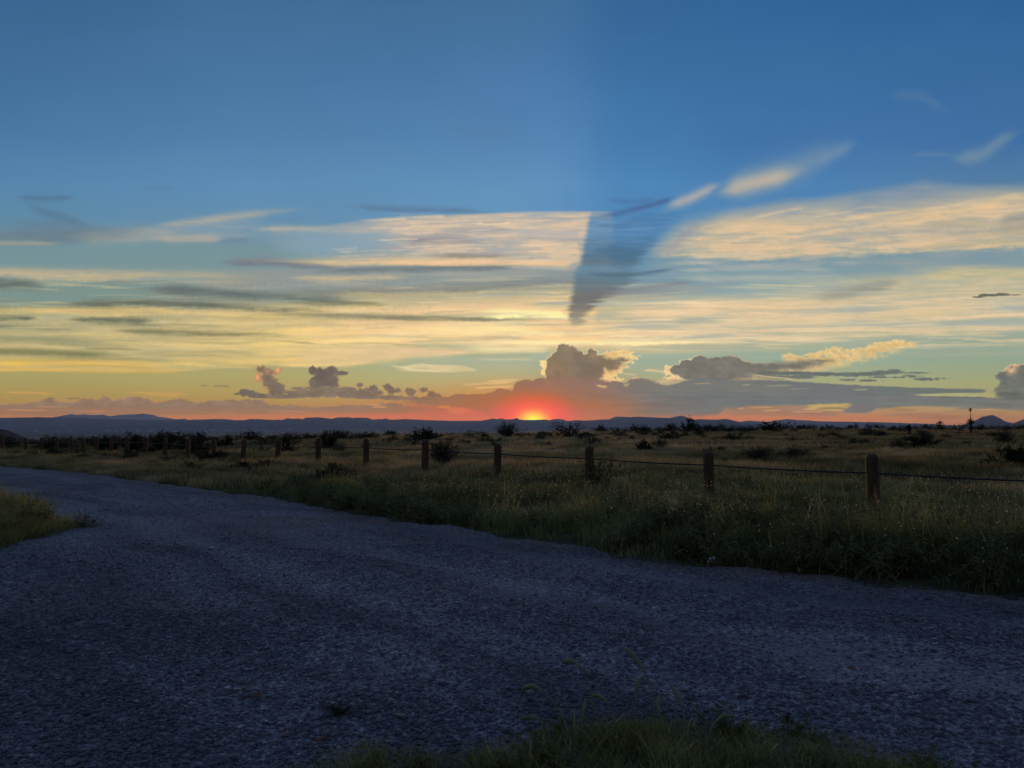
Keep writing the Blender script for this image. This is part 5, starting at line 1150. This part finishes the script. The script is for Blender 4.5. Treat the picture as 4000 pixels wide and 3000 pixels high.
# single rocks
def rock(px, py, w, m, label, flat=.5, seed=1):
    """px, py: where it lies on the road, chart units"""
    D = CAMH/max((py-915)/FPX, .01); x = (px-1106)/FPX*D; s = w/FPX*D*.5
    rs = np.random.RandomState(seed); import bmesh
    bm = bmesh.new(); bmesh.ops.create_icosphere(bm, subdivisions=2, radius=1)
    ax = rs.normal(0, 1, (5, 3)); ax /= np.linalg.norm(ax, axis=1)[:, None]; off = rs.uniform(.45, .8, 5)
    for v in bm.verts:
        c = np.array(v.co)
        for a, o_ in zip(ax, off):
            dd = c@a-o_
            if dd > 0: c = c-a*dd
        c = c*(1+rs.uniform(-.04, .04)); v.co = c*np.array([1, .8, flat])*s
    me = bpy.data.meshes.new('rock'); bm.to_mesh(me); bm.free()
    o = obj('rock', me, m, loc=(x, D, road_z(x, D)+s*flat*.45)); o.rotation_euler = (rs.uniform(-.2, .2), rs.uniform(-.2, .2), rs.uniform(-.4, .4))
    return tag(o, label, 'rock')
rock(564, 1500, 26, M_REDROCK, 'reddish rock on the gravel, upper of two at lower left', .6, 1)
rock(700, 1597, 28, M_REDROCK, 'rust coloured rock near the bottom, left of the grass', .5, 2)
rock(310, 1526, 16, M_PALEROCK, 'small whitish stone on the gravel at lower left', .4, 3)
rock(527, 1570, 24, M_PALEROCK, 'long thin pale stone lying on the gravel at lower left', .2, 4)
rock(866, 1553, 38, M_ROCK, 'broad flat grey rock just above the bottom grass', .25, 5)
rock(1003, 1510, 34, M_ROCK, 'flat grey rock in the middle foreground gravel', .25, 6)
rock(804, 1541, 26, M_ROCK, 'flat grey rock left of the broad one above the grass', .3, 7)
rock(1827, 1440, 18, M_REDROCK, 'dark red stone on the right half of the road', .4, 8)
rock(627, 1585, 20, M_REDROCK, 'small tan rock between the two reddish rocks', .4, 9)
rock(185, 1495, 16, M_REDROCK, 'small brown stone furthest left in the lower gravel', .5, 10)
shrub('low_weed_tuft', 'open', 0, 742, 4.05, 84, 24, 'dark reddish weed tuft growing in the gravel, lower left of centre', 'weed', None, False, True, True, -.03)
shrub('low_weed_tuft', 'ball', 1, 1690, 3.95, 34, 20, 'small dark weed tuft at the edge of the bottom grass', 'weed', None, False, False, True, -.03)

# ------------------------------------------------------------------ distant country
def ridge(name, R, depth, table, base, seed, rough=1., m_=None):
    """a range at distance R: crest elevations (chart bearing, chart height) turned into metres, with front and back slopes"""
    T = np.array(table, float); az = np.degrees(np.arctan((T[:, 0]-1106)/FPX)); el = (915-T[:, 1])/FPX*np.cos(np.radians(az))
    A = np.arange(az[0], az[-1]+.01, .05); top = CAMH+R*np.interp(A, az, el)
    top = top+rough*R*.00016*fbm(A*2.3+seed, A*0+seed, 6, seed, .7)
    prof = [(-1., 0), (-.8, .10), (-.6, .24), (-.42, .40), (-.28, .58), (-.16, .78), (-.06, .93), (0, 1.), (.15, .92), (.5, .5), (1., 0)]
    rows = []
    for k, (o, h) in enumerate(prof):
        n = fbm(A*1.1+seed*3, A*0+o*1.7, 4, seed+1, .6); n2 = fbm(A*5+seed, A*0+o*3, 4, seed+2, .6)
        hh = h+(.16*n2)*(1-abs(h*2-1))*(1 if o else 0)
        r = R+depth*(o+(.22*n if 0 < abs(o) < 1 else 0)); zz = base+(top-base)*np.clip(hh, -.05, 1)
        rows.append(np.stack([r*np.sin(np.radians(A)), r*np.cos(np.radians(A)), zz], -1))
    V = np.stack(rows); n0, n1 = V.shape[:2]; i, j = np.meshgrid(np.arange(n0-1), np.arange(n1-1), indexing='ij')
    Q = np.stack([i*n1+j, i*n1+j+1, (i+1)*n1+j+1, (i+1)*n1+j], -1).reshape(-1, 4)
    return tag(obj(name, np_mesh(name, V.reshape(-1, 3), quads=Q, smooth=True), m_ or M_HILL), kind='structure')
z3 = lambda a, b, L: [((a+x/3.16)/1.808, (b+y/3.16)/1.808) for x, y in L]
mesa = [(-260, 906), (-60, 905)]+z3(0, 1600, [(0, 100), (160, 99), (200, 95), (250, 98), (400, 94), (480, 90), (540, 95), (700, 96), (1000, 104), (1300, 116), (1700, 124), (2212, 126)])
mesa += z3(700, 1620, [(40, 66), (460, 62), (600, 66), (820, 66), (860, 52), (1000, 54), (1190, 64), (1220, 58), (1270, 66), (1320, 46), (1365, 42), (1380, 50), (1500, 46), (1520, 58), (1560, 36), (1680, 30), (1800, 38), (1890, 50), (1950, 32), (2100, 30), (2150, 42), (2190, 32)])
mesa += [((1000+x/2.212)/1.808, (1500+y/2.212)/1.808) for x, y in [(860, 290), (970, 292), (990, 302), (1030, 306), (1060, 302), (1090, 305), (1120, 296), (1160, 308), (1300, 302), (1400, 308), (1700, 318), (1950, 316), (2050, 298), (2080, 303), (2120, 296), (2160, 306)]]
mesa += [((2000+x/2.212)/1.808, (1500+y/2.212)/1.808) for x, y in [(0, 303), (20, 298), (40, 292), (60, 305), (100, 309), (200, 310), (290, 306), (330, 314), (480, 318), (560, 312), (640, 316), (760, 308)]]
rng = [((2000+x/2.212)/1.808, (1500+y/2.212)/1.808) for x, y in [(420, 340), (640, 316), (760, 308), (860, 302), (960, 292), (1060, 282), (1160, 284), (1220, 288), (1290, 290), (1350, 294), (1400, 284), (1450, 273), (1480, 276), (1520, 290), (1560, 310), (1620, 302), (1700, 306), (1780, 306), (1840, 300), (1880, 306), (1940, 322), (1990, 345), (2060, 368), (2140, 392)]]
mesa += [(rng[-1][0], 916)]
ridge('hills', 21000, 2600, mesa, -135, 3, 2.0)
ridge('hills', 19000, 2200, rng, -135, 9, 3.5)
ridge('hills', 29000, 2600, [(110, 906)]+z3(0, 1600, [(650, 96), (780, 74), (890, 52), (940, 66), (1050, 58), (1120, 68), (1280, 62), (1360, 80), (1500, 62), (1640, 58), (1780, 50), (1900, 64), (1960, 88), (2050, 94), (2180, 118)])+z3(700, 1620, [(80, 48), (110, 60), (350, 54), (480, 50), (620, 54), (700, 70)]), -135, 15, 4., M_HAZEDHILL)
ridge('hills', 27500, 2600, [((2000+x/2.212)/1.808, (1500+y/2.212)/1.808) for x, y in [(290, 330), (340, 306), (390, 300), (440, 304), (480, 322), (820, 310), (880, 286), (900, 279), (1020, 286), (1100, 300), (1500, 322), (1560, 308), (1640, 312), (1960, 326), (2020, 316), (2100, 318), (2212, 330)]]+[(1668, 909), (1700, 905), (1720, 907), (1745, 908), (1770, 910), (1900, 912), (2020, 916), (2100, 922)], -135, 21, 3.5)
ridge('hills', 25000, 2400, [(1560, 925), (1620, 917), (1650, 911), (1680, 910), (1700, 909), (1740, 914), (1780, 922)], -135, 25, 3.)
ridge('hills', 15000, 1800, [(1990, 940), (2058, 925), (2080, 917), (2098, 911), (2112, 905), (2120, 901), (2143, 896), (2156, 902), (2170, 910), (2188, 914), (2196, 911), (2212, 905), (2240, 898), (2300, 900)], -135, 31, 4.)
ridge('hills', 1500, 260, [(-200, 930), (-90, 915), (-20, 922), (20, 930), (45, 940), (75, 955)], -28, 37, 2.)
# far town
r1 = random.Random(8)
def house(x, y, s, rz, h):
    t = empty('house', (x, y, gz(x, y)-.5), rz)
    w, d = s, s*.6
    V = np.array([(a*w/2, b*d/2, c) for c in (0, h) for a, b in ((-1, -1), (1, -1), (1, 1), (-1, 1))]); Q = [(0, 1, 5, 4), (1, 2, 6, 5), (2, 3, 7, 6), (3, 0, 4, 7), (4, 5, 6, 7)]
    obj('wall', np_mesh('house_wall', V, quads=Q), M_WALL, t)
    V = np.array([(-w*.53, -d*.56, h), (w*.53, -d*.56, h), (w*.53, d*.56, h), (-w*.53, d*.56, h), (-w*.53, 0, h*1.45), (w*.53, 0, h*1.45)])+np.array([0, 0, .05])
    obj('roof', np_mesh('house_roof', V, tris=np.array([(0, 4, 3), (1, 2, 5)]), quads=np.array([(0, 1, 5, 4), (2, 3, 4, 5)])), M_ROOF, t)
    return tag(t, 'tiny pale building of the distant valley town', 'building', 'buildings of the distant valley town')
for i in range(90):
    px = r1.uniform(40, 1020) if i % 4 else r1.gauss(560, 140); yy = r1.gauss(931, 1.8)+(2.5 if px > 800 else 0)*.6
    D = 121.5/((yy-915)/FPX); D = min(max(D, 8500), 15500); x = (px-1106)/FPX*D
    house(x, D, r1.uniform(14, 36) if i % 9 else r1.uniform(50, 90), r1.uniform(-.3, .3), r1.uniform(5, 10))

# ------------------------------------------------------------------ haze
def haze_box():
    me = bpy.data.meshes.new('haze'); b = (-36000, 36000, -4000, 32500, -160, 520)
    V = [(b[i], b[2+j], b[4+k]) for i in (0, 1) for j in (0, 1) for k in (0, 1)]
    me.from_pydata(V, [], [(0, 1, 3, 2), (4, 6, 7, 5), (0, 4, 5, 1), (2, 3, 7, 6), (0, 2, 6, 4), (1, 5, 7, 3)])
    m, n, l = mat('evening_haze'); out = n.new('ShaderNodeOutputMaterial')
    v = n.new('ShaderNodeVolumePrincipled'); v.inputs['Color'].default_value = (.40, .66, 1., 1); v.inputs['Density'].default_value = HAZE; v.inputs['Anisotropy'].default_value = .3
    l.new(v.outputs[0], out.inputs['Volume']); return tag(obj('haze', me, m), 'thin bluish evening haze over the valley', 'haze', kind='stuff')
HAZE = 2.9e-5
haze_box()

# ------------------------------------------------------------------ sky: painted by direction (azimuth, elevation)
AZ0, AZ1, EL0, EL1 = -42., 42., -2., 33.
SW, SHH = 2300, 960
def sky_image():
    az = np.radians(np.linspace(AZ0, AZ1, SW)); el = np.radians(np.linspace(EL0, EL1, SHH)); A, E = np.meshgrid(az, el)
    dx, dy, dz = np.sin(A)*np.cos(E), np.cos(A)*np.cos(E), np.sin(E)
    f = dy*math.cos(PITCH)+dz*math.sin(PITCH); u = -dy*math.sin(PITCH)+dz*math.cos(PITCH)
    X = 1106+FPX*dx/f; Y = 829.5-FPX*u/f
    C = paint(X, Y)/255.
    L = np.where(C <= .04045, C/12.92, ((C+.055)/1.055)**2.4)
    # air between here and the sky inside the haze layer is added by the renderer: take it off
    path = np.minimum(520/np.maximum(np.sin(np.maximum(E, 0)), 1e-4), 32500/np.maximum(np.cos(A), .5)); tr = np.exp(-HAZE*path)[..., None]
    L = np.clip((L-AIR*(1-tr))/np.maximum(tr, .2), 0.001, None)
    img = bpy.data.images.new('evening_sky', SW, SHH, alpha=False, float_buffer=True, is_data=True)
    buf = np.ones((SHH, SW, 4), np.float32); buf[..., :3] = L; img.pixels.foreach_set(buf.ravel()); img.update(); img.pack()
    return img
AIR = np.array((.103, .115, .168))
w = bpy.data.worlds.new('World'); sc.world = w; w.use_nodes = True; n, l = w.node_tree.nodes, w.node_tree.links
for q in list(n): n.remove(q)
out = n.new('ShaderNodeOutputWorld'); bg = n.new('ShaderNodeBackground'); tc = n.new('ShaderNodeTexCoord')
sp = n.new('ShaderNodeSeparateXYZ'); nm = n.new('ShaderNodeVectorMath'); nm.operation = 'NORMALIZE'; l.new(tc.outputs['Generated'], nm.inputs[0]); l.new(nm.outputs[0], sp.inputs[0])
azr = math_(n, l, 'ARCTAN2', sp.outputs[0], sp.outputs[1]); elr = math_(n, l, 'ARCSINE', sp.outputs[2])
u = math_(n, l, 'MULTIPLY_ADD', azr, 180/math.pi/(AZ1-AZ0), -AZ0/(AZ1-AZ0)); v = math_(n, l, 'MULTIPLY_ADD', elr, 180/math.pi/(EL1-EL0), -EL0/(EL1-EL0))
cb = n.new('ShaderNodeCombineXYZ'); l.new(u, cb.inputs[0]); l.new(v, cb.inputs[1])
im = n.new('ShaderNodeTexImage'); im.image = sky_image(); im.interpolation = 'Linear'; im.extension = 'EXTEND'; l.new(cb.outputs[0], im.inputs[0])
# rest of the dome: dusk blue overhead, faint rose and slate opposite the sunset
rest = ramp(n, [(0, (.06, .06, .08)), (.5, (.14, .12, .16)), (.56, (.17, .15, .20)), (.64, (.13, .15, .24)), (.75, (.082, .13, .26)), (1, (.055, .10, .215))])
l.new(math_(n, l, 'MULTIPLY_ADD', sp.outputs[2], .5, .5), rest.inputs[0])
absaz = math_(n, l, 'ABSOLUTE', azr)
ma = maprange(n, l, absaz, RAD(36), RAD(42), 1, 0); me_ = maprange(n, l, elr, RAD(29.8), RAD(33), 1, 0); mb = maprange(n, l, elr, RAD(-2), RAD(-1.), 0, 1)
# above the western window stay close to the photo's upper blue before the zenith colour
mk = math_(n, l, 'MULTIPLY', math_(n, l, 'MULTIPLY', ma, me_), mb)
c = mixc(n, l, mk, rest.outputs[0], im.outputs[0])
l.new(c, bg.inputs[0]); bg.inputs[1].default_value = 1.0; l.new(bg.outputs[0], out.inputs[0])

# sun: low and red on the ridge
sd = bpy.data.lights.new('sun', 'SUN'); sd.energy = 1.5; sd.angle = RAD(.6); sd.color = (1, .5, .25)
so = bpy.data.objects.new('sun', sd); COL.objects.link(so)
saz = math.atan((1152-1106)/FPX); sel = RAD(1.2)
dv = Vector((math.sin(saz)*math.cos(sel), math.cos(saz)*math.cos(sel), math.sin(sel))); so.rotation_euler = dv.to_track_quat('Z', 'Y').to_euler(); so.location = (0, 20, 40)

# ------------------------------------------------------------------ camera
cd = bpy.data.cameras.new('camera'); cd.sensor_width = 36; cd.lens = 36*FPX/2212; cd.clip_start = .05; cd.clip_end = 120000
co = bpy.data.objects.new('camera', cd); COL.objects.link(co); co.location = (0, 0, CAMH); co.rotation_euler = (math.pi/2+PITCH, 0, 0); sc.camera = co
sc.render.engine = 'CYCLES'
sc.view_settings.view_transform = 'Standard'; sc.view_settings.look = 'None'; sc.view_settings.gamma = 1; sc.view_settings.exposure = 0
